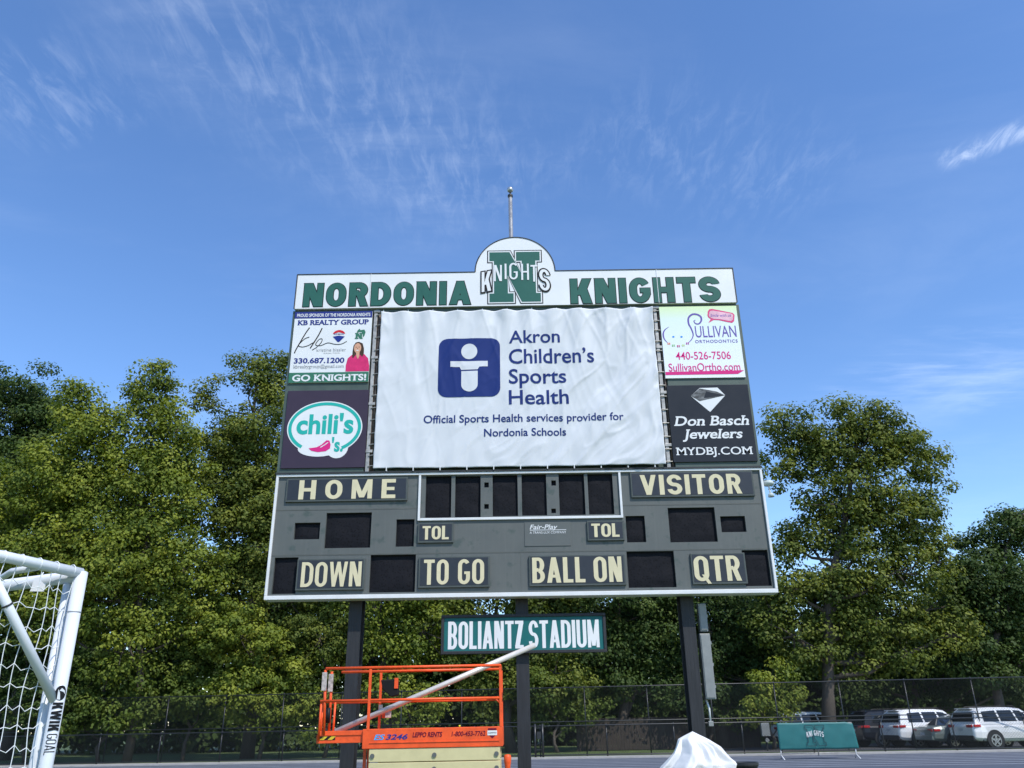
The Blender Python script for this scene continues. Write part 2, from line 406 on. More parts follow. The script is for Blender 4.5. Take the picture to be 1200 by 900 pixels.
# ------------------------------------------------------------------ materials
def board_mat():
    m = mat('board_grey', (0.092, 0.101, 0.095), 0.55, vary=.10, vscale=1.3); t = m.node_tree; p = t.nodes['Principled BSDF']
    src = p.inputs['Base Color'].links[0].from_socket
    co = t.nodes.new('ShaderNodeTexCoord')
    n = t.nodes.new('ShaderNodeTexNoise'); n.inputs['Scale'].default_value = 3.4; n.inputs['Detail'].default_value = 3; n.inputs['Roughness'].default_value = .55
    t.links.new(co.outputs['Object'], n.inputs['Vector'])
    r = t.nodes.new('ShaderNodeMapRange'); t.links.new(n.outputs[0], r.inputs[0]); r.inputs['From Min'].default_value = .57; r.inputs['From Max'].default_value = .66
    r.inputs['To Max'].default_value = .75
    mx = t.nodes.new('ShaderNodeMix'); mx.data_type = 'RGBA'; t.links.new(r.outputs[0], mx.inputs['Factor'])
    t.links.new(src, mx.inputs['A']); mx.inputs['B'].default_value = (.045, .068, .060, 1)
    # rain streaks
    mp = t.nodes.new('ShaderNodeMapping'); t.links.new(co.outputs['Object'], mp.inputs[0]); mp.inputs['Scale'].default_value = (9, 1, .45)
    n2 = t.nodes.new('ShaderNodeTexNoise'); n2.inputs['Scale'].default_value = 2.0; n2.inputs['Detail'].default_value = 6; t.links.new(mp.outputs[0], n2.inputs['Vector'])
    r2 = t.nodes.new('ShaderNodeMapRange'); t.links.new(n2.outputs[0], r2.inputs[0]); r2.inputs['From Min'].default_value = .5; r2.inputs['From Max'].default_value = .8; r2.inputs['To Max'].default_value = .35
    m2 = t.nodes.new('ShaderNodeMix'); m2.data_type = 'RGBA'; t.links.new(r2.outputs[0], m2.inputs['Factor']); t.links.new(mx.outputs['Result'], m2.inputs['A'])
    m2.inputs['B'].default_value = (.13, .137, .127, 1); t.links.new(m2.outputs['Result'], p.inputs['Base Color'])
    return m
def led_mat():
    m = bpy.data.materials.new('dark_digit_mask'); m.use_nodes = True; t = m.node_tree; p = t.nodes['Principled BSDF']
    co = t.nodes.new('ShaderNodeTexCoord'); v = t.nodes.new('ShaderNodeTexVoronoi'); v.inputs['Scale'].default_value = 22; t.links.new(co.outputs['Object'], v.inputs['Vector'])
    r = t.nodes.new('ShaderNodeValToRGB'); r.color_ramp.elements[0].color = (.003, .003, .004, 1); r.color_ramp.elements[1].color = (.010, .0105, .014, 1)
    r.color_ramp.elements[0].position = .12; r.color_ramp.elements[1].position = .4
    t.links.new(v.outputs['Distance'], r.inputs[0]); t.links.new(r.outputs[0], p.inputs['Base Color']); p.inputs['Roughness'].default_value = .7; p.inputs['Specular IOR Level'].default_value = .12
    n = t.nodes.new('ShaderNodeTexNoise'); n.inputs['Scale'].default_value = 4; t.links.new(co.outputs['Object'], n.inputs['Vector'])
    bp = t.nodes.new('ShaderNodeBump'); bp.inputs['Strength'].default_value = .5; bp.inputs['Distance'].default_value = .04; t.links.new(n.outputs[0], bp.inputs['Height']); t.links.new(bp.outputs[0], p.inputs['Normal'])
    return m
M_board, M_led = board_mat(), led_mat()
M_trim = mat('white_trim', (.66, .67, .67), .45, vary=.08, vscale=2)
M_white = mat('white_sign', (.70, .71, .71), .4, vary=.04, vscale=1.2)
M_plate = mat('caption_black', (.016, .019, .026), .42, vary=.2, vscale=5)
M_rim = mat('plate_rim', (.075, .088, .085), .5, vary=.15)
M_cream = mat('cream_letter', (.62, .56, .37), .5, vary=.05, vscale=6)
M_frame = mat('green_frame', (.055, .083, .068), .55, vary=.22, vscale=2.2)
M_dark = mat('dark_metal', (.018, .02, .021), .55, vary=.25, vscale=4)
M_post = mat('weathered_post', (.014, .015, .018), .6, vary=.7, vscale=3.0, stretch=(14, 14, .5), bump=.25, bscale=12)
M_galv = mat('galvanised', (.36, .35, .33), .5, .35, vary=.35, vscale=8)
M_rust = mat('rusty_steel', (.14, .105, .085), .75, .1, vary=.5, vscale=10)
M_green = mat('sign_green', (.028, .115, .092), .5, vary=.06, vscale=2)
M_black = mat('ink_black', (.012, .012, .014), .5)
M_navy = mat('ink_navy', (.022, .035, .20), .5)
M_navy2 = mat('ink_deep_blue', (.012, .030, .22), .55)
M_pink = mat('ink_pink', (.62, .025, .20), .5)
M_ptop = mat('ink_blouse', (.58, .03, .14), .5, vary=.15, vscale=9)
M_purple = mat('ink_purple', (.13, .085, .36), .5)
M_teal = mat('ink_teal', (.02, .38, .33), .5)
M_plum = mat('panel_plum', (.045, .033, .055), .45, vary=.08, vscale=2)
M_char = mat('panel_charcoal', (.022, .025, .032), .4, vary=.08, vscale=2)
M_gpanel = mat('panel_green', (.04, .16, .105), .5)
M_skin = mat('ink_skin', (.60, .33, .22), .5)
M_hair = mat('ink_hair', (.055, .033, .022), .5, vary=.4, vscale=20)
M_red = mat('ink_red', (.55, .02, .03), .5)
M_grey = mat('ink_grey', (.30, .31, .33), .5)
M_lgrey = mat('ink_silver', (.5, .5, .52), .5)

# ------------------------------------------------------------------ ground
FS = -0.091                                    # the fences and the track run slightly askew
fy = lambda x, off=0.0: 40.3 + FS*x + off
def strip(x0, x1, o0, o1, z):
    return MB().add([(x0, fy(x0, o0), z), (x1, fy(x1, o0), z), (x1, fy(x1, o1), z), (x0, fy(x0, o1), z)], [(0, 1, 2, 3)])
M_grass = mat('grass', (.075, .115, .03), .9, vary=.45, vscale=1.2, bump=.6, bscale=25, coord='Object')
M_track = mat('track_rubber', (.075, .088, .115), .8, vary=.18, vscale=.9, bump=.3, bscale=60)
M_line = mat('track_line', (.42, .44, .48), .7, vary=.2, vscale=2)
M_conc = mat('concrete', (.34, .33, .31), .85, vary=.15, vscale=2, bump=.2)
M_lot = mat('asphalt', (.055, .056, .058), .9, vary=.25, vscale=1.5)
struct('ground', MB().add([(-600, -300, 0), (600, -300, 0), (600, 900, 0), (-600, 900, 0)], [(0, 1, 2, 3)]), M_grass)
struct('track', strip(-90, 90, -18, -1.0, .012), M_track)
lm = MB()
for k in range(1, 9):
    o = -1.0-1.22*k+.6; lm.add(strip(-90, 90, o-.08, o+.08, .018).v, [(0, 1, 2, 3)])
struct('track_lines', lm, M_line)
km = MB()
km.add([(x, fy(x, o), z) for x in (-90, 90) for o, z in ((-1.0, 0), (-1.0, .07), (.35, .07), (.35, 0))],
       [(0, 1, 5, 4), (1, 2, 6, 5), (2, 3, 7, 6)])
struct('kerb', km, M_conc)
struct('car_park', strip(8.5, 60, 3.6, 14, .02), M_lot)

# ------------------------------------------------------------------ chain-link fences
M_fence = mat('black_vinyl', (.012, .013, .014), .45)
M_pipe = mat('fence_pipe', (.02, .022, .024), .35)
def chain_link(name, label, off, H, rails, step=3.0, x0=-33.0, x1=36.0, wire=.0030, cell=.12, postr=.03, phase=0.0):
    ang = math.atan(FS); cs = math.cos(ang); Lg = (x1-x0)/cs
    t = thing(name, label, 'fence', (x0, fy(x0, off), .07 if off < .3 else 0), (0, 0, ang))
    z0 = .04
    for z in rails:
        obj('rail', MB().tube([(0, 0, z), (Lg, 0, z)], .024 if z > .1 else .018, 8), M_pipe, t, smooth=True)
    n = int(Lg/step)
    for i in range(n):
        x = phase + i*step
        pm = MB().tube([(x, .055, 0), (x, .055, H+.03)], postr, 8); pm.sphere((x, .055, H+.03), postr*1.15, 8, 6)
        obj('post', pm, M_pipe, t, smooth=True)
    V, F = [], []
    h = H-z0
    def seg(a, c, y):
        d = Vector((c[0]-a[0], c[1]-a[1])).normalized(); q = (-d.y*wire, d.x*wire); o = len(V)
        for p in (a, c):
            V.extend([(p[0]+q[0], y, p[1]+q[1]), (p[0]-q[0], y, p[1]-q[1]), (p[0], y+wire*1.6, p[1])])
        F.extend([(o, o+1, o+4, o+3), (o+1, o+2, o+5, o+4), (o+2, o, o+3, o+5)])
    k = -h
    while k < Lg:
        a0 = max(k, 0); a1 = min(k+h, Lg)
        if a1 > a0:
            seg((a0, z0+a0-k), (a1, z0+a1-k), -.004)
            seg((a0, z0+h-(a0-k)), (a1, z0+h-(a1-k)), .004)
        k += cell
    w = MB(); w.v = V; w.f = F
    obj('wire_mesh', w, M_fence, t)
    return t
chain_link('chain_link_fence', 'low black chain-link fence in front, along the edge of the running track', -.15, 1.28, (1.28, .06), phase=1.1, postr=.032)
chain_link('chain_link_fence', 'tall black chain-link fence behind the low one, with a mid rail', 2.0, 3.05, (3.05, 1.52, .08), phase=.35, postr=.03)

# wooden fence behind the tall fence, its shade darkened into the wood colour
M_wood = mat('shade_darkened_wood', (.045, .034, .026), .85, vary=.4, vscale=2.5, stretch=(5, 5, .6), bump=.3)
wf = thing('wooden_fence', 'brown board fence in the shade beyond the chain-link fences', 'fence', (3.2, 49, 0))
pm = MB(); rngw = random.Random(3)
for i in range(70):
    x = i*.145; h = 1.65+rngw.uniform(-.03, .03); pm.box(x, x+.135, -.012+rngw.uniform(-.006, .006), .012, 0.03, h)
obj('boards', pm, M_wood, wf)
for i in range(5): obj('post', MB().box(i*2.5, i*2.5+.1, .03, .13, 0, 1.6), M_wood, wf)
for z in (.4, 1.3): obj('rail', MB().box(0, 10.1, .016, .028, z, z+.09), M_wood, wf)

# ------------------------------------------------------------------ scoreboard
sb = thing('scoreboard', 'large dark grey football scoreboard with cream captions on three steel posts', 'scoreboard', BO, (0, TILT, 0))
X0, X1, ZB, ZT = bquad((325.9, 557.3), (890, 549.6), (911, 692), (310.7, 701.3))
DEP = .32
WINS = {   # digit openings: pixel corners
 'a': (381.3, 600.8, 434.7, 642.1), 'b': (344.8, 612.5, 374.7, 632.0), 'c': (464, 608.5, 485.3, 640.5), 'd': (320, 653.3, 348, 696),
 'e': (433.3, 650.1, 486.7, 694.1), 'f': (498.7, 557.9, 528.8, 606.7), 'g': (533.3, 557.9, 563.2, 606.2), 'i': (577.3, 556.8, 606.7, 604.8),
 'j': (611.5, 556, 640.5, 604), 'k': (655.2, 555.6, 685.3, 603.5), 'l': (689.3, 555.2, 718.7, 602.7), 'm': (733.9, 604.5, 756.3, 635.5),
 'n': (784, 594.7, 839.2, 635.2), 'o': (844.8, 604.8, 873.9, 623.5), 'p': (735.5, 645.9, 791.2, 688.5), 'q': (871.5, 644.5, 902.1, 686.7),
 'r': (567.5, 565.3, 572.8, 571.2), 's': (567.5, 590.7, 572.8, 596.3), 't': (646.1, 596, 651.5, 601.3), 'u': (646.1, 563, 651.5, 569)}
wr = [brect(*w) for w in WINS.values()]
xs = sorted({X0, X1, *[v for w in wr for v in w[:2]]}); zs = sorted({ZB, ZT, *[v for w in wr for v in w[2:]]})
cb = MB()
vid = {}
def vtx(i, j):
    if (i, j) not in vid: vid[(i, j)] = len(cb.v); cb.v.append((xs[i], 0, zs[j]))
    return vid[(i, j)]
for i in range(len(xs)-1):
    for j in range(len(zs)-1):
        cx, cz = (xs[i]+xs[i+1])/2, (zs[j]+zs[j+1])/2
        if any(w[0] < cx < w[1] and w[2] < cz < w[3] for w in wr): continue
        cb.f.append((vtx(i, j), vtx(i+1, j), vtx(i+1, j+1), vtx(i, j+1)))
for x0, x1, z0, z1 in wr:                       # reveals of the openings
    d = .075
    cb.add([(x0,0,z0),(x1,0,z0),(x1,0,z1),(x0,0,z1),(x0,d,z0),(x1,d,z0),(x1,d,z1),(x0,d,z1)], [(0,1,5,4),(1,2,6,5),(2,3,7,6),(3,0,4,7)])
cb.add([(X0,0,ZB),(X1,0,ZB),(X1,0,ZT),(X0,0,ZT),(X0,DEP,ZB),(X1,DEP,ZB),(X1,DEP,ZT),(X0,DEP,ZT)], [(0,4,5,1),(1,5,6,2),(2,6,7,3),(3,7,4,0),(4,7,6,5)])
obj('cabinet', cb, M_board, sb)
for x0, x1, z0, z1 in wr:
    nx, nz = max(2, int((x1-x0)/.06)), max(2, int((z1-z0)/.06)); g = MB()
    for j in range(nz+1):
        for i in range(nx+1):
            x = x0+(x1-x0)*i/nx; z = z0+(z1-z0)*j/nz
            e = min((i/nx), 1-i/nx, j/nz, 1-j/nz)
            g.v.append((x, .072-.012*mnoise.noise(Vector((x*3.1, z*3.1, 1)))-.016*min(1, e*5), z))
    g.f = [(j*(nx+1)+i, j*(nx+1)+i+1, (j+1)*(nx+1)+i+1, (j+1)*(nx+1)+i) for j in range(nz) for i in range(nx)]
    obj('digit_window', g, M_led, sb, smooth=True)
# white edge trim and clock frame
obj('trim', MB().frame(X0-.02, X1+.02, ZB-.045, ZT+.012, -.05, DEP-.02, .055, .085, .055), M_trim, sb, bev=.008)
cx0, cx1, cz0, cz1 = bquad((490.7, 555), (727.5, 551.9), (729.3, 608), (490, 610))
cf = MB().box(cx0, cx0+.05, -.045, -.001, cz0, ZT-.046).box(cx1-.05, cx1, -.045, -.001, cz0, ZT-.046).box(cx0+.05, cx1-.05, -.045, -.001, cz0, cz0+.055)
obj('clock_frame', cf, M_trim, sb, bev=.006)
# panel seams: slim cover strips with rivets
sm = MB()
for py in (594, 647):
    z = b(610, py)[1]
    for xa, xb_ in ((X0+.04, cx0-.01), (cx1+.01, X1-.04)) if py == 594 else ((X0+.04, X1-.04),):
        sm.box(xa, xb_, -.004, -.001, z-.012, z+.012)
for px in (490, 610, 734):
    xv = b(px, 650)[0]; sm.box(xv-.004, xv+.004, -.003, -.001, ZB+.05, b(px, 645)[1]-.02)
obj('seam_strip', sm, mat('seam_grey', (.08, .086, .078), .6, vary=.2), sb)
CAPS = [  # text, plate px rect, letter px rect, bold, spacing
 ('HOME', (336, 560.8, 477.9, 588), (350.1, 463.5, 562.9, 585.3), dict(W_=.80, t=.235, gap=.44), 0),
 ('DOWN', (348, 655.2, 427.5, 692), (352.5, 423.2, 659, 688), dict(W_=.52, t=.16, gap=.085), 0),
 ('TO GO', (490.7, 652.5, 573.9, 688.8), (496.5, 567.5, 656, 685.3), dict(W_=.50, t=.165, gap=.09, space=.30), 0),
 ('TOL', (489.9, 613.3, 531.5, 636.5), (495.2, 526.1, 617, 632.8), dict(W_=.60, t=.2, gap=.07), 0),
 ('VISITOR', (738.7, 553.3, 882.7, 582.7), (750.7, 869.3, 556.7, 580), dict(W_=.70, t=.225, gap=.14), 0),
 ('TOL', (688, 610.7, 731.2, 633.9), (693.3, 725.9, 614.1, 629.9), dict(W_=.60, t=.2, gap=.07), 0),
 ('BALL ON', (620, 650.7, 732.8, 686.7), (624, 729.3, 653.3, 683), dict(W_=.48, t=.165, gap=.08, space=.24), 0),
 ('QTR', (809.9, 648.5, 873.9, 684.8), (814.1, 868.8, 651.8, 681.3), dict(W_=.52, t=.17, gap=.08), 0)]
for s, pr, lr, bo, spc in CAPS:
    x0, x1, z0, z1 = brect(*pr)
    o = obj('caption_plate', MB().box(x0, x1, -.05, -.001, z0, z1), M_rim, sb, bev=.006, label=f'black caption plate reading {s}')
    obj('plate_face', MB().box(x0+.035, x1-.035, -.054, -.0505, z0+.045, z1-.03), M_plate, o)
    lt = MB(); bcaps(lt, s, lr[0], lr[1], lr[2], lr[3], -.058, **bo)
    obj('lettering', lt, M_cream, o)
x0, x1, z0, z1 = brect(614.7, 612, 668.8, 640)
o = obj('maker_plate', MB().box(x0, x1, -.012, -.001, z0, z1), mat('maker_grey', (.094, .103, .097), .5, vary=.06), sb, bev=.004)
lt = MB(); bt(lt, 'Fair-Play', 620.8, 653.3, 614.9, 620.3, -.015, off=.012, shear=.25)
bt(lt, 'A TRANS-LUX COMPANY', 620.8, 663.5, 622.7, 625.4, -.015)
xa, za = b(620.8, 621.5); xb_, _ = b(663.5, 621.5); lt.box(xa, xb_, -.016, -.0125, za-.006, za+.006)
obj('lettering', lt, M_trim, o)
# upper steel frame behind the sign panels
UX0, UX1, UZ0, UZ1 = bquad((343.3, 365), (863.8, 357.5), (892.8, 546.7), (325, 555))
bx0, bx1, bz0, bz1 = bquad((447.5, 367), (761.5, 363), (781.5, 544), (438, 552))     # banner opening
fr = MB().box(UX0, bx0-.22, -.03, .25, UZ0, UZ1).box(bx1+.22, UX1, -.03, .25, UZ0, UZ1)
fr.box(bx0-.22, bx1+.22, -.03, .25, UZ1-.10, UZ1).box(bx0-.22, bx1+.22, .06, .25, UZ0, UZ1-.10)
obj('sign_frame', fr, M_frame, sb, bev=.01)
obj('ledge', MB().box(UX0-.01, UX1+.01, -.07, .24, ZT+.014, UZ0-.002), M_dark, sb)
for x in (bx0-.11, bx1+.11):                    # galvanised uprights either side of the banner, with hooks
    u = MB().box(x-.075, x+.005, -.035, -.005, UZ0, UZ1-.1)
    uo = obj('upright', u, M_galv, sb, bev=.006)
    obj('upright', MB().tube([(x+.06, -.0, UZ0), (x+.06, -.0, UZ1-.1)], .022, 8), M_rust, sb, smooth=True)
    rr = random.Random(int(x*10)); z = UZ0+.12; k = 0
    while z < UZ1-.15:
        obj('hook', MB().tube([(x-.02, -.04, z), (x+.05, -.055, z+.01), (x+.10*(1 if x < 0 else -1), -.06, z+.015)], .012, 6), M_galv, uo)
        if k % 4 == 1: obj('clamp', MB().box(x-.085, x+.07, -.05, .02, z+.08, z+.15), M_galv, uo, bev=.008)
        z += .24+rr.random()*.1; k += 1
    obj('gap_backing', MB().box(x-.109, x+.109, .03, .055, UZ0, UZ1-.1), M_rust if x < 0 else M_dark, sb)
# posts: wide-flange steel columns
def column(px, w=.27, dep=.42):
    x = b(px, 698, DEP)[0]; y = DEP+.02; zt = UZ1-.15; tf = .03; c = MB()
    c.box(x-w/2, x+w/2, y, y+tf, 0, zt).box(x-w/2, x+w/2, y+dep-tf, y+dep, 0, zt).box(x-.014, x+.014, y+tf, y+dep-tf, 0, zt)
    obj('post', c, M_post, sb, bev=.004)
    return x, y
colx = [column(p) for p in (417.2, 611.3, 804.5)]

# ------------------------------------------------------------------ header sign
hx0, hx1, hz0, hz1 = bquad((349.5, 324.5), (857.5, 316.5), (862.5, 357), (346.2, 364.5))
mx0, mz = b(557, 321); mx1, _ = b(650.2, 320); _, mtop = b(603.3, 280.7)
mcx, mr = (mx0+mx1)/2, (mx1-mx0)/2
hs_, ho = bthing('header_sign', 'long white header sign with bold green letters and round-topped emblem above the scoreboard', 'sign', (hx0+hx1)/2, 0, hz0)
mh = mtop-hz1
arc = [(mcx+mr*math.cos(a), hz1+mh*math.sin(a)) for a in [math.pi*i/40 for i in range(41)]]
outl = [(hx0, hz0+.01), (hx1, hz0+.01), (hx1, hz1)] + arc + [(hx0, hz1)]
obj('board', MB().poly(outl, -.10, .12), M_white, hs_, ho)
ed = MB()
for i in range(len(outl)):                       # slim dark edging
    a, c = outl[i], outl[(i+1) % len(outl)]
    if i == 0: continue
    ed.tube([(a[0], -.10, a[1]), (c[0], -.10, c[1])], .016, 5)
obj('edging', ed, M_dark, hs_, ho)
for s, xa, xb_, yt, yb in (('NORDONIA', 354.8, 551.5, 331.0, 358.2), ('KNIGHTS', 669, 845.5, 325.8, 354.6)):
    kw = dict(W_=.82, t=.285, gap=.14)
    lo_ = obj('letter_outline', bcaps(MB(), s, xa, xb_, yt, yb, -.1025, -.1, fat=.028, **kw), M_black, hs_, ho)
    obj('lettering', bcaps(MB(), s, xa, xb_, yt, yb, -.110, -.1, **kw), M_green, lo_, ho)
# block-letter emblem
def block_n(x0, x1, z0, z1, g=0.0):
    w, h = x1-x0, z1-z0
    P = [(0, 0), (.47, 0), (.47, .17), (.36, .17), (.36, .53), (.63, 0), (1, 0), (1, .17), (.91, .17), (.91, .82), (1, .82), (1, 1), (.53, 1), (.53, .82), (.64, .82), (.64, .55), (.40, 1), (0, 1), (0, .82), (.09, .82), (.09, .17), (0, .17)]
    P = [(x0+p[0]*w, z0+p[1]*h) for p in P]
    if g:
        n = len(P); Q = []
        for i in range(n):
            a, c, d = Vector(P[i-1]), Vector(P[i]), Vector(P[(i+1) % n])
            e1, e2 = (c-a).normalized(), (d-c).normalized(); n1, n2 = Vector((e1.y, -e1.x)), Vector((e2.y, -e2.x))
            m = (n1+n2); m = m/max(.35, m.dot(n1)); Q.append((c.x+m.x*g, c.y+m.y*g))
        P = Q
    return P
nx0, nz1_ = b(573.5, 296, -.1); nx1, nz0_ = b(634, 353.5, -.1)
e = MB().poly(block_n(nx0, nx1, nz0_, nz1_, .055), -.104); obj('emblem_outline', e, M_black, hs_, ho)
e = MB().poly(block_n(nx0, nx1, nz0_, nz1_, .03), -.107); obj('emblem_inline', e, M_white, hs_, ho)
e = MB().poly(block_n(nx0, nx1, nz0_, nz1_, 0), -.110); obj('emblem_letter', e, M_green, hs_, ho)
wt = MB(); bk = MB()
def logo_char(c, x0, x1, yt, yb, outl_, slope=0.0, k=0.0):
    X0_, Z0_ = b(x0, yb, -.1); X1_, Z1_ = b(x1, yt, -.1); xm = (X0_+X1_)/2
    f = lambda Y: (lambda X, Z: (X, Y, Z + slope*(X-xm)))
    kw = dict(W_=.5, t=.15) if outl_ else dict(W_=.5, t=.12)
    caps(wt, c, X0_, X1_, Z0_, Z1_, 0, fn=f(-.1215), **kw)
    if outl_: caps(bk, c, X0_, X1_, Z0_, Z1_, 0, fat=.07, fn=f(-.1145), **kw)
logo_char('K', 564.5, 575.5, 318.5, 342, True, .18, .01)
for c, xa, xb_, yt, yb in (('N', 579, 588, 311, 330), ('I', 591.5, 593.5, 309.5, 327.5), ('G', 597, 606.5, 308.5, 328), ('H', 611, 619.5, 309.5, 328.5), ('T', 622, 629.5, 311, 330.5)):
    logo_char(c, xa, xb_, yt, yb, False, 0, .0)
logo_char('S', 632.5, 643.5, 316, 341, True, -.2, .01)
obj('emblem_word_outline', bk, M_black, hs_, ho); obj('emblem_word', wt, M_white, hs_, ho)
# sheet joints of the header
j = MB()
for px in (434, 771): 
    x = b(px, 340, -.1)[0]; j.box(x-.006, x+.006, -.113, -.1105, hz0+.02, hz1-.01)
obj('sheet_joint', j, M_white, hs_, ho)

# ------------------------------------------------------------------ sponsor panels
def panel(label, tl, tr, br, bl_, m, th=.035):
    x0, x1, z0, z1 = bquad(tl, tr, br, bl_)
    t, o = bthing('sponsor_panel', label, 'sign', (x0+x1)/2, -.03, z0, 'sponsor panels on the scoreboard')
    obj('board', MB().box(x0, x1, -.03-th, -.031, z0, z1), m, t, o, bev=.004)
    return t, o, (x0, x1, z0, z1), -.03-th
# 1: realtor
t, o, (x0, x1, z0, z1), Y = panel('white realty panel with handwritten initials and a printed portrait of a woman in pink', (346.2, 367), (436.8, 366), (432.5, 448.5), (339.2, 450.2), M_white)
zb = b(392, 374.2)[1]; zg = b(386, 437.6)[1]
obj('top_strip', MB().box(x0+.002, x1-.002, Y-.004, Y-.0005, zb, z1-.003), M_navy, t, o)
obj('bottom_strip', MB().box(x0+.002, x1-.002, Y-.004, Y-.0005, z0+.003, zg), M_gpanel, t, o)
l1 = MB(); bt(l1, 'PROUD SPONSOR OF THE NORDONIA KNIGHTS', 349, 434.5, 368.8, 372.6, Y-.008, off=.02); obj('lettering', l1, M_white, t, o)
l1 = MB(); bt(l1, 'GO KNIGHTS!', 343, 429.5, 440.2, 447.8, Y-.008, off=.03, serif=.05); obj('lettering', l1, M_white, t, o)
l2 = MB(); bt(l2, 'KB REALTY GROUP', 349.5, 432.5, 376.3, 382.0, Y-.004, off=.032, serif=.05); obj('lettering', l2, M_navy, t, o); l2 = MB(); bt(l2, '330.687.1200', 345, 404, 420.8, 427, Y-.004, off=.03, serif=.04); obj('lettering', l2, M_navy, t, o)
l3 = MB(); bt(l3, 'kristine bissler', 371.5, 406, 409.5, 413.2, Y-.004); obj('lettering', l3, M_grey, t, o); l3 = MB(); bt(l3, 'REALTOR', 380, 399, 414.6, 415.8, Y-.004); obj('lettering', l3, M_grey, t, o); l3 = MB(); bt(l3, 'kbrealtygroup@gmail.com', 344.5, 403.5, 428.8, 432.6, Y-.004, off=.004, serif=.03); obj('lettering', l3, M_grey, t, o)
s = MB()
sc_ = lambda x, y: (330+x/9.47, 360+y/9.47)
def pen(pts, w): stroke(s, bl([sc_(*p) for p in pts]), w, Y-.005)
pen([(318, 240), (270, 310), (210, 410), (165, 490), (150, 525)], .026)
pen([(316, 345), (270, 362), (225, 400), (195, 440), (240, 455), (300, 440), (345, 415), (375, 402)], .020)
pen([(458, 245), (420, 320), (370, 400), (325, 470)], .028)
pen([(345, 490), (400, 455), (450, 400), (455, 365), (420, 375), (385, 430), (440, 440), (520, 410), (600, 425), (670, 422), (730, 392)], .018)
obj('handwritten_initials', s, M_black, t, o)
bx, bz = b(*sc_(642, 330)); br_ = abs(b(*sc_(712, 330))[0]-bx)
q = MB().poly([(bx-br_*.96, bz+br_*.30)] + [(bx+br_*math.cos(a), bz+br_*.15+br_*.85*math.sin(a)) for a in [math.pi*(.94-.88*i/14) for i in range(15)]] + [(bx+br_*.96, bz+br_*.30), (bx, bz+br_*.62)], Y-.004)
obj('balloon_top', q, M_red, t, o)
q = MB().poly([(bx-br_*.95, bz-br_*.15), (bx, bz+br_*.02), (bx+br_*.95, bz-br_*.15), (bx+br_*.35, bz-br_*.85), (bx+br_*.1, bz-br_*1.12), (bx-br_*.1, bz-br_*1.12), (bx-br_*.35, bz-br_*.85)], Y-.004)
bt(q, 'RE/MAX', sc_(588, 0)[0], sc_(698, 0)[0], sc_(0, 304)[1], sc_(0, 320)[1], Y-.005, off=.01)
obj('balloon_base', q, M_navy2, t, o)
nx0_, nz1b = b(*sc_(822, 300)); nx1_, nz0b = b(*sc_(905, 365))
q = MB().poly(block_n(nx0_, nx1_, nz0b, nz1b), Y-.005); hp = [sc_(*p) for p in [(838, 300), (850, 270), (872, 252), (880, 268), (925, 262), (938, 290), (925, 330), (905, 350), (908, 315), (895, 290), (870, 290)]]
q.poly([b(*p) for p in hp], Y-.004); obj('team_emblem', q, M_gpanel, t, o)
q = MB().poly([b(*sc_(*p)) for p in [(715, 727), (718, 660), (740, 580), (790, 540), (835, 530), (870, 530), (925, 535), (965, 580), (978, 660), (976, 722)]], Y-.004); obj('printed_blouse', q, M_ptop, t, o)
q = MB().poly([b(*sc_(*p)) for p in [(790, 570), (795, 500), (805, 440), (830, 405), (865, 398), (905, 415), (920, 470), (918, 530), (900, 565), (880, 540), (830, 540), (800, 578)]], Y-.006); obj('printed_hair', q, M_hair, t, o)
fx, fz = b(*sc_(850, 468)); q = MB().poly(ell(fx, fz, .085, .13), Y-.009); q.poly([b(*sc_(*p)) for p in [(832, 515), (872, 515), (868, 560), (852, 590), (836, 560)]], Y-.0085); fo = obj('printed_face', q, M_skin, t, o)
q = MB()
for dx_ in (-.035, .035): q.poly(ell(fx+dx_, fz+.025, .014, .010, 10), Y-.011)
q.poly([(fx-.006, fz-.02), (fx+.012, fz-.02), (fx+.002, fz+.015)], Y-.0105); obj('printed_eyes', q, M_hair, fo, o)
obj('printed_smile', MB().poly(ell(fx, fz-.05, .035, .022, 12, math.pi, 2*math.pi), Y-.011), M_white, fo, o)
# 2: restaurant
t, o, (x0, x1, z0, z1), Y = panel('dark plum panel with white oval, teal lettering and a pink pepper', (337.6, 459.9), (431.9, 457.3), (428.8, 548.2), (330.1, 550.3), M_plum)
c3 = lambda x, y: (310+x/3.871, 440+y/3.871)
ox_, oz_ = b(*c3(276, 241)); RX = abs(b(*c3(446, 241))[0]-ox_); RZ = abs(b(*c3(276, 122))[1]-oz_)
bx_, bz_ = b(*c3(332, 330)); bump_ = ell(bx_, bz_, .25, .26, 24)
px_, pz_ = b(*c3(248, 336)); bump2 = ell(px_, pz_, .47, .19, 24)
q = MB().poly(ell(ox_, oz_, RX, RZ, 60), Y-.003).poly(bump_, Y-.0035).poly(bump2, Y-.0038); obj('white_oval', q, M_white, t, o)
rg = MB(); n_ = 70; a0, a1 = math.radians(-58), math.radians(232)
stroke(rg, [(ox_+RX*.925*math.cos(a0+(a1-a0)*i/n_), oz_+RZ*.90*math.sin(a0+(a1-a0)*i/n_)) for i in range(n_+1)], .075, Y-.006)
obj('oval_ring', rg, M_teal, t, o)
q = MB(); bt(q, "chili's", *[c3(v, 0)[0] for v in (146, 404)], c3(0, 180)[1], c3(0, 270)[1], Y-.007, off=.03)
obj('lettering', q, M_teal, t, o); q = MB(); bt(q, "'s.", *[c3(v, 0)[0] for v in (305, 357)], c3(0, 286)[1], c3(0, 350)[1], Y-.007, off=.03); obj('lettering', q, M_teal, t, o)
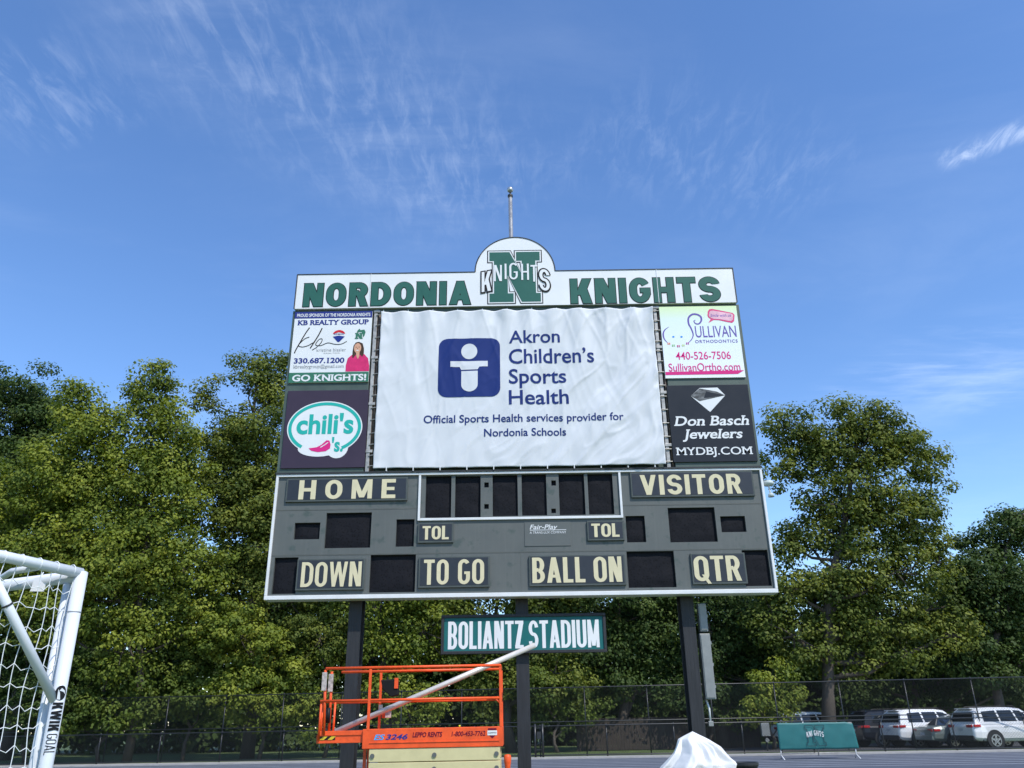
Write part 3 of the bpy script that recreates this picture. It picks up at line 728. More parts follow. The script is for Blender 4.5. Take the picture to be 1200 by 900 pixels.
q = MB().poly([b(*c3(*p)) for p in [(203, 335), (240, 330), (262, 318), (285, 298), (297, 300), (303, 318), (300, 335), (280, 348), (245, 352), (215, 346)]], Y-.008); pe = obj('pepper', q, M_pink, t, o)
obj('pepper_shine', stroke(MB(), bl([c3(*p) for p in [(255, 332), (278, 318), (292, 308)]]), [.0]+[.02]*11+[.0], Y-.011), M_white, pe, o)
# 3: orthodontist
def pale_print():
    m = mat('pale_print', (.76, .78, .80), .42); t = m.node_tree; co = t.nodes.new('ShaderNodeTexCoord'); s_ = t.nodes.new('ShaderNodeSeparateXYZ'); t.links.new(co.outputs['Generated'], s_.inputs[0])
    r = t.nodes.new('ShaderNodeValToRGB'); t.links.new(s_.outputs['Z'], r.inputs[0]); e = r.color_ramp.elements
    e[0].position = 0; e[0].color = (.76, .78, .80, 1); e[1].position = 1; e[1].color = (.62, .76, .42, 1); k = e.new(.45); k.color = (.70, .77, .80, 1); k = e.new(.78); k.color = (.66, .76, .74, 1)
    t.links.new(r.outputs[0], t.nodes['Principled BSDF'].inputs['Base Color']); return m
t, o, (x0, x1, z0, z1), Y = panel('pale panel with purple smiling face, pink speech bubble and pink telephone number', (771.8, 361.3), (861.8, 359.5), (873, 443), (779.3, 445), pale_print())
s4 = lambda x, y: (765+x/9, 350+y/9)
q = MB(); stroke(q, bl([s4(*p) for p in [(165, 310), (120, 345), (105, 390), (118, 440), (155, 482)]]), [.004+.03*math.sin(math.pi*i/24) for i in range(25)], Y-.004)
stroke(q, bl([s4(*p) for p in [(365, 482), (405, 440), (420, 390), (400, 330), (372, 275), (372, 215), (410, 180), (460, 180), (500, 205), (505, 245), (480, 278), (445, 275), (428, 250), (445, 238)]]), [.012+.032*math.sin(math.pi*i/78) for i in range(79)], Y-.004)
obj('pen_line', q, M_purple, t, o); q = MB(); bt(q, 'ULLIVAN', *[s4(v, 0)[0] for v in (448, 880)], s4(0, 300)[1], s4(0, 418)[1], Y-.004); obj('lettering', q, M_purple, t, o); q = MB(); bt(q, 'ORTHODONTICS', *[s4(v, 0)[0] for v in (442, 890)], s4(0, 446)[1], s4(0, 478)[1], Y-.004, off=.008, space=1.15)
obj('lettering', q, M_purple, t, o)
q = MB(); bt(q, '440-526-7506', *[s4(v, 0)[0] for v in (240, 820)], s4(0, 572)[1], s4(0, 652)[1], Y-.004, off=.006); obj('lettering', q, M_pink, t, o); q = MB(); bt(q, 'SullivanOrtho.com', *[s4(v, 0)[0] for v in (165, 920)], s4(0, 692)[1], s4(0, 774)[1], Y-.005, off=.004)
obj('lettering', q, M_pink, t, o)
q = MB().poly([b(*s4(*p)) for p in [(128, 785), (955, 766), (890, 806), (130, 818)]], Y-.004); obj('swash', q, M_pink, t, o)
q = MB()
for p in ((212, 415), (297, 415)): c_ = b(*s4(*p)); q.poly(ell(*c_, .028, .022, 14), Y-.004)
obj('printed_eyes', q, mat('ink_cyan', (.01, .25, .75), .5), t, o)
for (p, c_) in (((165, 487), (.75, .22, .12)), ((212, 507), (.25, .5, .2)), ((265, 514), (.5, .03, .15)), ((315, 506), (.5, .62, .2)), ((360, 485), (.4, .04, .3))):
    cc = b(*s4(*p)); q = MB().poly([(cc[0]-.032, cc[1]-.024), (cc[0]-.008, cc[1]-.03), (cc[0]-.008, cc[1]+.03), (cc[0]-.032, cc[1]+.024)], Y-.005).poly([(cc[0]+.032, cc[1]-.024), (cc[0]+.008, cc[1]-.03), (cc[0]+.008, cc[1]+.03), (cc[0]+.032, cc[1]+.024)], Y-.005)
    obj('printed_bead', q, mat('ink_bead%d' % p[0], c_, .5), t, o)
bub = [(590, 125), (620, 122), (740, 145), (835, 165), (855, 185), (850, 250), (830, 268), (790, 262), (690, 240), (635, 238), (580, 270), (605, 228), (580, 212), (570, 190), (575, 145)]
q = MB().poly([b(*s4(*p)) for p in bub], Y-.004); bo_ = obj('speech_bubble', q, mat('ink_rose', (.66, .06, .2), .5), t, o)
cxm = sum(p[0] for p in bub)/15; cym = sum(p[1] for p in bub)/15
q = MB().poly([b(*s4(712+(p[0]-712)*.90, 195+(p[1]-195)*.76)) for p in bub if p[1] < 269], Y-.006); obj('bubble_face', q, mat('ink_blush', (.70, .42, .50), .5, vary=.25, vscale=4), bo_, o)
q = MB(); bt(q, 'Smile with us', *[s4(v, 0)[0] for v in (600, 820)], s4(0, 175)[1], s4(0, 205)[1], Y-.008, shear=.3); obj('lettering', q, M_purple, bo_, o)
# 4: jeweller
t, o, (x0, x1, z0, z1), Y = panel('charcoal jeweller panel with a white cut diamond above white serif lettering', (781.3, 453.9), (874.7, 450.7), (887.5, 541.3), (788, 542.7), M_char)
s5 = lambda x, y: (600+x/3.75, 440+y/3.75)
D_ = lambda pts: [b(*s5(*p)) for p in pts]
q = MB().poly(D_([(783, 95), (822, 60), (900, 58), (934, 92), (868, 165)]), Y-.003); dm = obj('diamond', q, M_white, t, o)
q = MB().poly(D_([(783, 95), (822, 62), (895, 75), (934, 92), (822, 118)]), Y-.005); obj('facet', q, mat('ink_facet', (.12, .125, .13), .5, vary=.8, vscale=5, stretch=(1, 1, 3)), dm, o)
q = MB().poly(D_([(850, 75), (934, 92), (840, 104)]), Y-.007); obj('facet', q, M_char, dm, o)
q = MB(); bt(q, 'Don Basch', *[s5(v, 0)[0] for v in (710, 1040)], s5(0, 182)[1], s5(0, 224)[1], Y-.004, off=.018, shear=.2, serif=.05)
obj('lettering', q, M_white, t, o); q = MB(); bt(q, 'Jewelers', *[s5(v, 0)[0] for v in (748, 1013)], s5(0, 240)[1], s5(0, 281)[1], Y-.004, off=.018, shear=.2, serif=.05)
obj('lettering', q, M_white, t, o); q = MB(); bt(q, 'MYDBJ.COM', *[s5(v, 0)[0] for v in (720, 1056)], s5(0, 319)[1], s5(0, 352)[1], Y-.004, off=.008, serif=.06)
obj('lettering', q, M_white, t, o)

# ------------------------------------------------------------------ cloth banner over the video screen
BW, BH = bx1-bx0, bz1-bz0
def bdisp(x, z):
    u = min(1, max(0, (x-bx0)/BW)); v = min(1, max(0, (z-bz0)/BH)); d = 0.0
    k = 2*math.pi/.60
    d += .020*math.cos(k*(x-bx0)+.6*math.sin(1.7*x))*math.exp(-(1-v)*8)          # gathers under the top grommets
    d += .007*math.cos(k*.5*(x-bx0)+1)*math.exp(-(1-v)*2.2)
    d += .008*math.cos(k*(x-bx0))*math.exp(-v*14)
    s_ = (x*.50 + z*.87); c_ = (x*.87 - z*.50)                                        # diagonal drag folds, stronger to the right
    a = (.004 + .030*max(0, u-.30)**1.1)
    w1 = .30*mnoise.noise(Vector((x*.7, z*.7, 9)))
    d += a*1.9*mnoise.noise(Vector(((c_+w1)*1.9, s_*.40, 3.3)))
    d += a*.85*mnoise.noise(Vector(((c_+w1)*4.2, s_*.7, 7.3)))
    c2 = x*.97 + z*.25 + .2*mnoise.noise(Vector((x*.5, z*.5, 2)))                     # long pleats falling from the top edge
    d += .013*mnoise.noise(Vector((c2*2.6, (z-x*.2)*.28, 14.1)))*(.35+.65*v)
    rg_ = 1-abs(mnoise.noise(Vector(((c_+w1)*1.6+3, s_*.5, 21))))*2.2
    d += .028*max(0, rg_-.55)*max(0, u-.5)*2
    d += .004*mnoise.noise(Vector((x*1.1, z*1.6, 0)))+.0035*mnoise.noise(Vector((x*3.6, z*1.7, 5)))
    e = min(u, 1-u)
    d += .004*math.cos(2*math.pi*z/.45)*math.exp(-e*40)
    for sc2, am, sd in ((1.9, .012, 31), (3.4, .005, 47)):                             # sharp handling creases
        q1 = mnoise.noise(Vector(((c_+w1)*sc2, s_*sc2*.32, sd))); d += am*max(0, 1-abs(q1)*7)*(.35+.65*u)
    q1 = mnoise.noise(Vector((c2*3.1+7, z*.55, 63))); d += .007*max(0, 1-abs(q1)*5)*v
    return -.085 - d*1.45
bn, bo0 = bthing('fabric_banner', 'white cloth banner with navy lettering, laced across the middle of the scoreboard', 'banner', (bx0+bx1)/2, 0, bz0)
g = MB(); nx, nz = 230, 140
for j in range(nz+1):
    for i in range(nx+1):
        u, v = i/nx, j/nz; x = bx0+BW*u; z = bz0+BH*v
        zz = z - .010*abs(math.sin(math.pi*(x-bx0)/.60))**2*v**8 + .02*max(0, 1-u*4)*(1-v)**6*math.sin(u*20)
        xx = x + .004*math.sin(2*math.pi*z/.45)*((1-u)**20*1 - u**20)
        g.v.append((xx, bdisp(x, z), zz))
g.f = [(j*(nx+1)+i, j*(nx+1)+i+1, (j+1)*(nx+1)+i+1, (j+1)*(nx+1)+i) for j in range(nz) for i in range(nx)]
M_cloth = mat('banner_cloth', (.60, .62, .645), .55, vary=.02, vscale=1.5)
ob_ = obj('cloth', g, M_cloth, bn, bo0, smooth=True)
sf = ob_.modifiers.new('thick', 'SOLIDIFY'); sf.thickness = .004; sf.offset = 1
def drape(mb, off=.012, step=.028):
    """cut flat lettering along a grid so that it follows the folds of the cloth"""
    bm = bmesh.new(); vv = [bm.verts.new(v) for v in mb.v]
    for f in mb.f:
        try: bm.faces.new([vv[i] for i in f])
        except ValueError: pass
    xs_ = [v.co.x for v in bm.verts]; zs_ = [v.co.z for v in bm.verts]
    for ax, lo, hi in ((0, min(xs_), max(xs_)), (2, min(zs_), max(zs_))):
        p = lo+step
        while p < hi:
            co = [0, 0, 0]; co[ax] = p; no = [0, 0, 0]; no[ax] = 1
            bmesh.ops.bisect_plane(bm, geom=bm.verts[:]+bm.edges[:]+bm.faces[:], dist=1e-5, plane_co=co, plane_no=no); p += step
    bm.verts.index_update()
    r = MB(); r.v = [(v.co.x, bdisp(v.co.x, v.co.z)-off, v.co.z) for v in bm.verts]; r.f = [tuple(v.index for v in f.verts) for f in bm.faces]; bm.free(); return r
z1_ = lambda x, y: (320+x/4, 270+y/4)
lx0, lx1, lz0, lz1 = brect(514.2, 398.7, 586.2, 467)
def rrect(x0, x1, z0, z1, r, n=7):
    P = []
    for cx, cz, a in ((x1-r, z1-r, 0), (x0+r, z1-r, 90), (x0+r, z0+r, 180), (x1-r, z0+r, 270)):
        P += [(cx+r*math.cos(math.radians(a+90*i/n)), cz+r*math.sin(math.radians(a+90*i/n))) for i in range(n+1)]
    return P
M_bnavy = mat('banner_navy', (.010, .028, .15), .6)
obj('emblem_square', drape(MB().poly(rrect(lx0, lx1, lz0, lz1, .21), 0)), M_bnavy, bn, bo0, smooth=True)
q = MB(); cc = b(550.2, 414); q.poly(ell(*cc, .19, .20, 36), 0)
T_ = lambda pts: [b(*z1_(*p)) for p in pts]
q.poly(T_([(833, 623), (1007, 620), (1007, 645), (968, 647), (960, 660), (883, 662), (876, 649), (833, 649)]), 0)
rx0, rz1 = b(*z1_(884, 668)); rx1, rz0 = b(*z1_(960, 763)); rr_ = (rx1-rx0)/2
q.poly([(rx0, rz1), (rx1, rz1)] + [((rx0+rx1)/2+rr_*math.cos(a), rz0+rr_*.95+rr_*.95*math.sin(a)) for a in [-math.pi*i/16 for i in range(17)]], 0)
obj('emblem_figure', drape(q, .017), M_cloth, bn, bo0, smooth=True)
q = MB()
for s_, xe, yt, yb in (('Akron', 656, 389.0, 403.9), ('Children’s', 696, 410.6, 427.7), ('Sports', 663.5, 434.3, 451.2), ('Health', 666.5, 458.8, 475.5)):
    q = MB(); bt(q, s_, 596.5, xe, yt, yb, 0, off=.012); obj('lettering', drape(q), M_bnavy, bn, bo0, smooth=True)
q = MB(); bt(q, 'Official Sports Health services provider for', 497, 730.5, 487.0, 496.0, 0, off=.012); obj('lettering', drape(q), M_bnavy, bn, bo0, smooth=True); q = MB(); bt(q, 'Nordonia Schools', 567.5, 663.3, 503.6, 512.6, 0, off=.012)
obj('lettering', drape(q), M_bnavy, bn, bo0, smooth=True)
q = MB(); x = bx0+.04
while x < bx1: q.box(x-.012, x+.012, -.05, .05, bz1-.02, bz1+.07); x += .6
x = bx0+.3
while x < bx1: q.box(x-.01, x+.01, -.09, .02, bz0-.06, bz0+.03); x += .6
obj('tie', q, M_trim, bn, bo0)

# ------------------------------------------------------------------ stadium name sign on the middle post
sy = DEP+.02-.10
sx0, sx1, sz0, sz1 = bquad((517, 722), (709, 717.3), (711.6, 763.6), (517, 767.5), sy)
t, o = bthing('stadium_sign', 'teal name sign with white condensed letters and dark frame, on the middle post', 'sign', (sx0+sx1)/2, sy, sz0)
obj('frame', MB().frame(sx0, sx1, sz0, sz1, sy-.03, sy+.085, .06), M_post, t, o, bev=.006)
obj('board', MB().box(sx0+.055, sx1-.055, sy, sy+.06, sz0+.055, sz1-.055), mat('sign_teal', (.015, .125, .125), .45, vary=.12, vscale=2.5), t, o)
q = MB(); bcaps(q, 'BOLIANTZ STADIUM', 524.8, 703, 727.3, 759.8, sy-.004, sy, W_=.42, t=.15, gap=.055, space=.17); obj('lettering', q, M_white, t, o)
obj('bracket', MB().box(colx[1][0]-.11, colx[1][0]+.11, sy+.0855, sy+.0985, sz0+.1, sz1-.1), M_dark, t, o)

# ------------------------------------------------------------------ flagpole finial behind the header
fp = at(599, 280, 18.2); ft = at(598, 230, 18.2); fb = at(597.6, 222.5, 18.2)
t = thing('flagpole', 'bare metal flagpole with a ball finial behind the header sign', 'flagpole', (fp.x, 18.2, 0))
L = lambda p: (p[0]-fp.x, p[1]-18.2, p[2])
obj('pole', MB().tube([(0, 0, 0), (0, 0, ft.z)], [.08, .055], 14), mat('brushed_steel', (.45, .45, .44), .35, .7, vary=.15, vscale=6), t, smooth=True)
obj('truck', MB().revolve((0, 0, ft.z), [(.062, -.04), (.07, -.02), (.07, .03), (.02, .05), (.02, .12)]), M_dark, t, smooth=False)
obj('ball_finial', MB().sphere((0, 0, fb.z), .086, 18, 12), MATS['brushed_steel'], t, smooth=True)

# ------------------------------------------------------------------ small lamp-like sensor at the right edge, electrical boxes
p = at(900.5, 568, 17.7)
t = thing('loudspeaker', 'small pale horn fixture hanging on the right edge of the scoreboard', 'fixture', p)
obj('canopy', MB().revolve((0, 0, 0), [(.03, .10), (.10, .08), (.13, .03), (.12, 0), (.1, -.02)], n=16), mat('pale_grey_paint', (.42, .48, .47), .5, vary=.2), t, smooth=True)
obj('stem', MB().tube([(0, 0, -.02), (.02, 0, -.24)], .018, 8), M_trim, t, smooth=True)
obj('horn', MB().revolve((.025, 0, -.25), [(.03, .06), (.06, .03), (.07, -.03), (.05, -.035), (.04, .01)], n=16), MATS['pale_grey_paint'], t, smooth=True)
obj('bracket', MB().tube([(0, 0, .05), (-.22, .05, .05)], .014, 6), M_dark, t)
M_box = mat('box_grey', (.23, .24, .235), .5, .2, vary=.18, vscale=4)
rx, ry = colx[2]
def ebox(label, tl, br, d, n_hinge):
    dy_ = .40; x0_, z1 = b(*tl, dy_); x1_, z0 = b(*br, dy_); x1_ = max(x1_, x0_+.17)
    t, o = bthing('electrical_box', label, 'electrical box', (x0_+x1_)/2, dy_, z0, 'electrical boxes on the right post')
    obj('housing', MB().box(x0_, x1_, dy_-.02, dy_+d, z0, z1), M_box, t, o, bev=.012)
    obj('door', MB().box(x0_+.02, x1_-.02, dy_-.035, dy_-.0205, z0+.03, z1-.03), M_box, t, o, bev=.005)
    for k in range(n_hinge): obj('latch', MB().box(x1_, x1_+.02, dy_, dy_+.03, z0+(z1-z0)*(k+.5)/n_hinge, z0+(z1-z0)*(k+.5)/n_hinge+.06), M_box, t, o)
    return t, o
ebox('small grey electrical box, uppermost on the right post', (817.5, 707.5), (827.5, 740), .16, 1)
t, o = ebox('tall grey electrical box with side latches, below the small one on the right post', (819.5, 742.5), (839.5, 819.5), .22, 3)
c0 = [b(*p, .5) for p in ((827, 820), (831, 830), (832.5, 845))]
obj('conduit', MB().tube([(c0[0][0], .5, c0[0][1]+.02), (c0[1][0], .5, c0[1][1]), (c0[2][0], .5, c0[2][1])], .022, 8), M_trim, t, o, smooth=True)
obj('junction_box', MB().box(c0[2][0]-.05, c0[2][0]+.05, .45, .55, c0[2][1]-.1, c0[2][1]), M_box, t, o, bev=.008)

# ------------------------------------------------------------------ scissor lift
M_or = mat('lift_orange', (.78, .085, .010), .5, vary=.22, vscale=5, bump=.1, bscale=30)
M_lcream = mat('lift_cream', (.58, .51, .27), .5, vary=.10, vscale=3)
M_bolt = mat('bolt', (.16, .16, .15), .45, .6)
LY = 15.0; lift = thing('scissor_lift', 'orange scissor lift with cream scissor arms parked in front of the scoreboard', 'scissor lift', (-1.46, LY+.55, 0))
lo = (-1.46, LY+.55, 0)
P = lambda px, py, d=0.0: at(px, py, LY+d)
dx0, dz1 = P(425.2, 855).x, P(425, 855).z; dx1 = P(589, 851).x; dz0 = P(425, 878.5).z; LW = 1.12
dz1 = (P(425, 855).z+P(589, 850.8).z)/2; dz0 = (P(425.6, 878.8).z+P(589, 873.5).z)/2
ex0 = P(372, 866).x
zt, zm = (P(586, 778).z+P(378, 785).z)/2, (P(374, 823.2).z+P(585, 816.2).z)/2
body = MB().box(dx0, dx1, LY, LY+.03, dz0, dz1).box(dx0, dx1, LY+LW-.03, LY+LW, dz0, dz1).box(dx1-.03, dx1, LY+.03, LY+LW-.03, dz0, dz1).box(dx0, dx1-.03, LY+.03, LY+LW-.03, dz0+.03, dz0+.08)
obj('platform', body, M_or, lift, lo, bev=.006)
ez0, ez1 = P(372, 871.5).z, P(372, 861).z
ext = MB().box(ex0, dx0-.001, LY+.06, LY+.09, ez0, ez1).box(ex0, dx0-.001, LY+LW-.09, LY+LW-.06, ez0, ez1).box(ex0-.03, ex0, LY+.06, LY+LW-.06, ez0, ez1).box(ex0, dx0-.001, LY+.09, LY+LW-.09, ez0+.04, ez0+.08)
ext.box(ex0, dx0-.001, LY+.045, LY+.0595, ez1-.02, ez1+.055)
obj('extension_deck', ext, M_or, lift, lo, bev=.005)
TB = lambda m, pts, r=.02: m.tube(pts, r, 8)
for y in (LY+.02, LY+LW-.02):                  # guard rails, near and far side
    x1r = dx1-.03
    r = MB(); TB(r, [(ex0+.06 if y < LY+.5 else ex0+.12, y, zt), (x1r, y, zt)], .024); TB(r, [(ex0, y, zm), (x1r, y, zm)], .022)
    TB(r, [(x1r, y, zm-.10), (x1r-.10, y, zm)], .012)
    obj('guard_rail', r, M_or, lift, lo, smooth=True)
    x_a = P(433.5, 800).x
    for x in (x1r, x_a):
        xx = x if (x != x_a or y < LY+.5) else P(446.5, 800, LW).x
        obj('rail_post', MB().box(xx-.022, xx+.022, y-.022, y+.022, dz1 if x == x1r else dz1-.02, zt-.025), M_or, lift, lo, bev=.005)
for z in (zt, zm): obj('end_rail', MB().tube([(dx1-.03, LY+.045, z), (dx1-.03, LY+LW-.045, z)], .022, 8), M_or, lift, lo, smooth=True)
obj('end_rail', MB().tube([(ex0+.03, LY+.08, zm), (ex0+.03, LY+LW-.08, zm)], .022, 8), M_or, lift, lo, smooth=True)
gx = [P(p, 830).x for p in (380.5, 386)]
for (px_t, px_b, yy) in ((381.5, 379.5, LY+.03), (389, 385.5, LY+.55)):
    a, c = P(px_t, 787, yy-LY), P(px_b, 858, yy-LY)
    gp = obj('gate_post', MB().tube([(c.x, yy, ez1), (a.x, yy, zt-.02)], .024, 8), M_or, lift, lo, smooth=True)
    w_ = MB().box(a.x-.045, a.x+.04, yy-.035, yy-.026, zt-.36, zt-.06); obj('warning_plate', w_, mat('label_white', (.42, .36, .33), .5, vary=.5, vscale=18), gp, lo)
for px_b, yy in ((374.5, LY+.04), (376.5, LY+.4), (391.0, LY+.9)):
    a = P(px_b, 845, yy-LY); obj('rail_post', MB().tube([(a.x, yy, ez0+.05), (a.x+.01, yy, zm)], .02, 8), M_or, lift, lo, smooth=True)
a = P(384.5, 838, .3); obj('damper', MB().tube([(a.x, LY+.3, a.z-.13), (a.x, LY+.3, a.z+.12)], .038, 10), M_black, lift, lo, smooth=True)
# hazard stripes on the extension
hz = MB(); hk = MB(); zA, zB = P(374, 867.5).z, P(374, 863.2).z; yh = LY+.055
hk.box(ex0+.01, P(392, 865).x, yh, yh+.004, zA, zB)
ha = obj('hazard_strip', hk, M_black, lift, lo)
for k in range(2):
    xx = ex0+.05+k*.14; hz.poly([(xx-.03, zA+.002), (xx+.045, zA+.002), (xx+.11, zB-.002), (xx+.035, zB-.002)], yh-.003)
obj('stripe', hz, mat('hazard_yellow', (.62, .45, .02), .5), ha, lo)
# control box, document case, tag
c_ = P(458, 806, .75); cy = LY+.75
cbx = MB().poly([(c_.x-.17, c_.z+.13), (c_.x+.13, c_.z+.14), (c_.x+.15, c_.z-.13), (c_.x+.02, c_.z-.16), (c_.x-.13, c_.z-.03)], cy-.12, cy+.1)
cb_ = obj('control_box', cbx, mat('control_black', (.008, .008, .009), .6, spec=.2), lift, lo, bev=.015)
obj('side_plate', MB().box(c_.x+.08, c_.x+.15, cy-.14, cy-.125, c_.z-.02, c_.z+.16), M_or, cb_, lo, bev=.004)
obj('joystick', MB().tube([(c_.x-.05, cy-.02, c_.z+.1), (c_.x-.07, cy-.02, c_.z+.19)], [.02, .012], 8), M_black, cb_, lo)
c_ = P(454, 838.5, .9); obj('document_case', MB().box(c_.x-.10, c_.x+.06, LY+.86, LY+.95, c_.z-.04, c_.z+.05), M_or, lift, lo, bev=.01); obj('document', MB().box(c_.x-.03, c_.x+.075, LY+.835, LY+.858, c_.z-.035, c_.z+.07), MATS['label_white'], lift, lo)
c_ = P(446.5, 830, .9); obj('inspection_tag', MB().box(c_.x-.035, c_.x+.035, LY+.85, LY+.856, c_.z-.09, c_.z+.06), mat('tag_green', (.45, .52, .42), .5, vary=.4, vscale=10), lift, lo)
c_ = P(538.5, 850.5); obj('indicator_bulb', MB().sphere((c_.x, LY+.015, dz1+.018), .018, 10, 6), mat('bulb_yellow', (.75, .6, .03), .3), lift, lo, smooth=True)
# side lettering
def lt_(s_, x0, x1, yt, yb, m, name='lettering', **k):
    a, c = P(x0, yb), P(x1, yt); a2 = P(x1, yb); q = MB()
    letters(q, s_, a.x, c.x, (a.z+a2.z)/2, (a.z+a2.z)/2+(P(x0, yt).z-a.z), LY-.004, **k); return obj(name, q, m, lift, lo)
zf = lambda x, y: (360+x/4.8, 760+y/4.8)
lt_('ES', *[zf(v, 0)[0] for v in (375, 437)], zf(0, 484)[1], zf(0, 514)[1], mat('decal_cyan', (.03, .35, .72), .5), off=.02, shear=.25)
lt_('3246', *[zf(v, 0)[0] for v in (440, 566)], zf(0, 482)[1], zf(0, 512)[1], M_navy, off=.03, shear=.25)
M_maroon = mat('decal_maroon', (.13, .003, .025), .5)
lt_('LEPPO RENTS', *[zf(v, 0)[0] for v in (592, 760)], zf(0, 470)[1], zf(0, 498)[1], M_maroon, off=.03, shear=.2)
lt_('1-800-453-7762', *[zf(v, 0)[0] for v in (812, 1002)], zf(0, 465)[1], zf(0, 492)[1], M_maroon, off=.02, shear=.15)
a, c = P(*zf(1014, 488)), P(*zf(1068, 460)); q = MB().box(a.x, c.x, LY-.004, LY-.0005, a.z, c.z); bd_ = obj('badge', q, M_white, lift, lo)
q = MB(); letters(q, 'LEPPO', a.x+.012, c.x-.012, a.z+.03, c.z-.03, LY-.007, off=.03); obj('lettering', q, M_black, bd_, lo)
q = MB().poly([(a.x+.03, a.z-.005), ((a.x+c.x)/2, a.z-.05), (c.x-.03, a.z-.005)], LY-.003).box(a.x+.01, c.x-.01, LY-.0035, LY-.0005, c.z+.006, c.z+.035); obj('badge_trim', q, M_maroon, bd_, lo)
obj('side_lip', MB().box(dx0+.12, dx1-.06, LY-.012, LY-.0005, dz0+.085, dz0+.095), M_or, lift, lo)
# scissor stack
nsec = 4; zz1 = dz0-.005; hh = .215; sx0_, sx1_ = P(432, 885).x, P(586, 885).x
for k in range(nsec):
    z1s = zz1-k*hh; q = MB(); 
    for y in (LY+.012, LY+LW-.09): q.box(sx0_, sx1_, y, y+.07, z1s-hh+.012, z1s)
    so_ = obj('scissor_arm', q, M_lcream, lift, lo, bev=.008)
    for px_ in (sx0_+.06, (sx0_+sx1_)/2, sx1_-.06):
        obj('pivot_pin', MB().revolve((px_, LY+.010, z1s-hh*.5), [(.038, -.018), (.038, .0), ] , 'y', 14), M_bolt, so_, lo)
zch = zz1-nsec*hh
ch = MB().box(sx0_-.05, sx1_+.12, LY+.05, LY+LW-.05, .2, max(.45, zch-.005)); obj('chassis', ch, M_or, lift, lo, bev=.02)
for x in (sx0_+.25, sx1_-.2):
    for y in (LY+.03, LY+LW-.03): obj('wheel', MB().revolve((x, y, .19), [(.12, -.08), (.19, -.07), (.19, .07), (.12, .08)], 'y', 20), M_black, lift, lo)
for k in range(2): obj('ladder_rail', MB().box(dx0-.02, dx0+.03, LY+.25+k*.4, LY+.29+k*.4, .3, dz0+.1), M_or, lift, lo)

# orange post beside the lift
p = at(595, 900, 15.05)
t = thing('delineator_post', 'short orange post with rounded top beside the cream scissor arms', 'post', (p.x, 15.05, 0))
pt = at(595, 884, 15.05).z
obj('post', MB().revolve((0, 0, 0), [(.05, 0.06), (.045, pt-.18), (.058, pt-.12), (.062, pt-.04), (.05, pt-.008), (.02, pt)], n=16), M_or, t, smooth=True)
obj('base', MB().revolve((0, 0, 0), [(.2, 0), (.2, .03), (.08, .06)], n=20), M_black, t)

# aluminium pole lying across the platform
a, c = at(393, 857.5, LY+.42), at(627, 756, LY+.62); mid = (a+c)/2
t = tag(obj('metal_pole', MB().tube([a, c], .048, 18), mat('pole_aluminium', (.62, .58, .53), .38, .25, vary=.10, vscale=3, stretch=(1, 1, 1)), None, tuple(a), smooth=True), 'long silver metal pole leaning across the orange lift platform', 'pole')
t.location = a

# ------------------------------------------------------------------ soccer goal and net
G = Vector((-2.618, 4.928, 0)); gd = Vector((-.263, -.404, 0)).normalized(); gc = Vector((-.672, .303, 0)).normalized(); GT = 2.385
M_alu = mat('goal_white', (.60, .63, .66), .38, vary=.05, vscale=3)
M_ring = mat('ring_black', (.02, .02, .022), .5)
goal = thing('soccer_goal', 'white tubular soccer goal standing at the left edge', 'soccer goal', G)
R_ = .037
gp = obj('post', MB().tube([(0, 0, 0), (0, 0, GT)], R_, 20), M_alu, goal, smooth=True)
obj('crossbar', MB().tube([gc*.02+Vector((0, 0, GT-.02)), gc*5.5+Vector((0, 0, GT-.04))], R_, 20), M_alu, goal, smooth=True)
obj('depth_bar', MB().tube([Vector((0, 0, GT-.005)), gd*.48+Vector((0, 0, GT+.03)), gd*1.1+Vector((0, 0, GT+.05))], .031, 16), M_alu, goal, smooth=True)
obj('corner_cap', MB().sphere((0, 0, GT-.002), R_*1.0, 16, 10, (1, 1, .35)), M_alu, goal, smooth=True)
q = gc*.10+gd*.0
obj('inner_upright', MB().tube([q+Vector((0, 0, GT-.06)), q], .024, 14), M_alu, goal, smooth=True)
obj('corner_brace', MB().tube([gd*.25+Vector((0, 0, GT+.0)), gd*.30+gc*.16+Vector((0, 0, GT-.02)), gd*.22+gc*.42+Vector((0, 0, GT-.05)), gc*.85+Vector((0, 0, GT-.05))], .019, 10), M_alu, goal, smooth=True)
br0, br1 = Vector((-2.635, 4.902, 1.679))-G, Vector((-2.857, 4.561, 2.229))-G; bdv = br1-br0
sb_ = obj('brace', MB().tube([br0-bdv*.02, br0+bdv*1.35], .026, 14), M_alu, goal, smooth=True)
obj('band', MB().tube([br0+bdv*.86, br0+bdv*.875], .029, 14), M_ring, sb_, smooth=True)
obj('collar', MB().tube([(0, 0, GT-.235), (0, 0, GT-.228)], R_*1.03, 20), mat('joint_grey', (.35, .37, .40), .5), gp, smooth=True)
fc = (Vector((0, 0, 0))-G); fc.z = 0; fa = math.atan2(fc.y, fc.x)+.10
def onpost(X, Z, lift_=.0012):            # X across (positive to the right as seen), Z up
    a_ = fa + X/R_; return ((R_+lift_)*math.cos(a_), (R_+lift_)*math.sin(a_), Z)
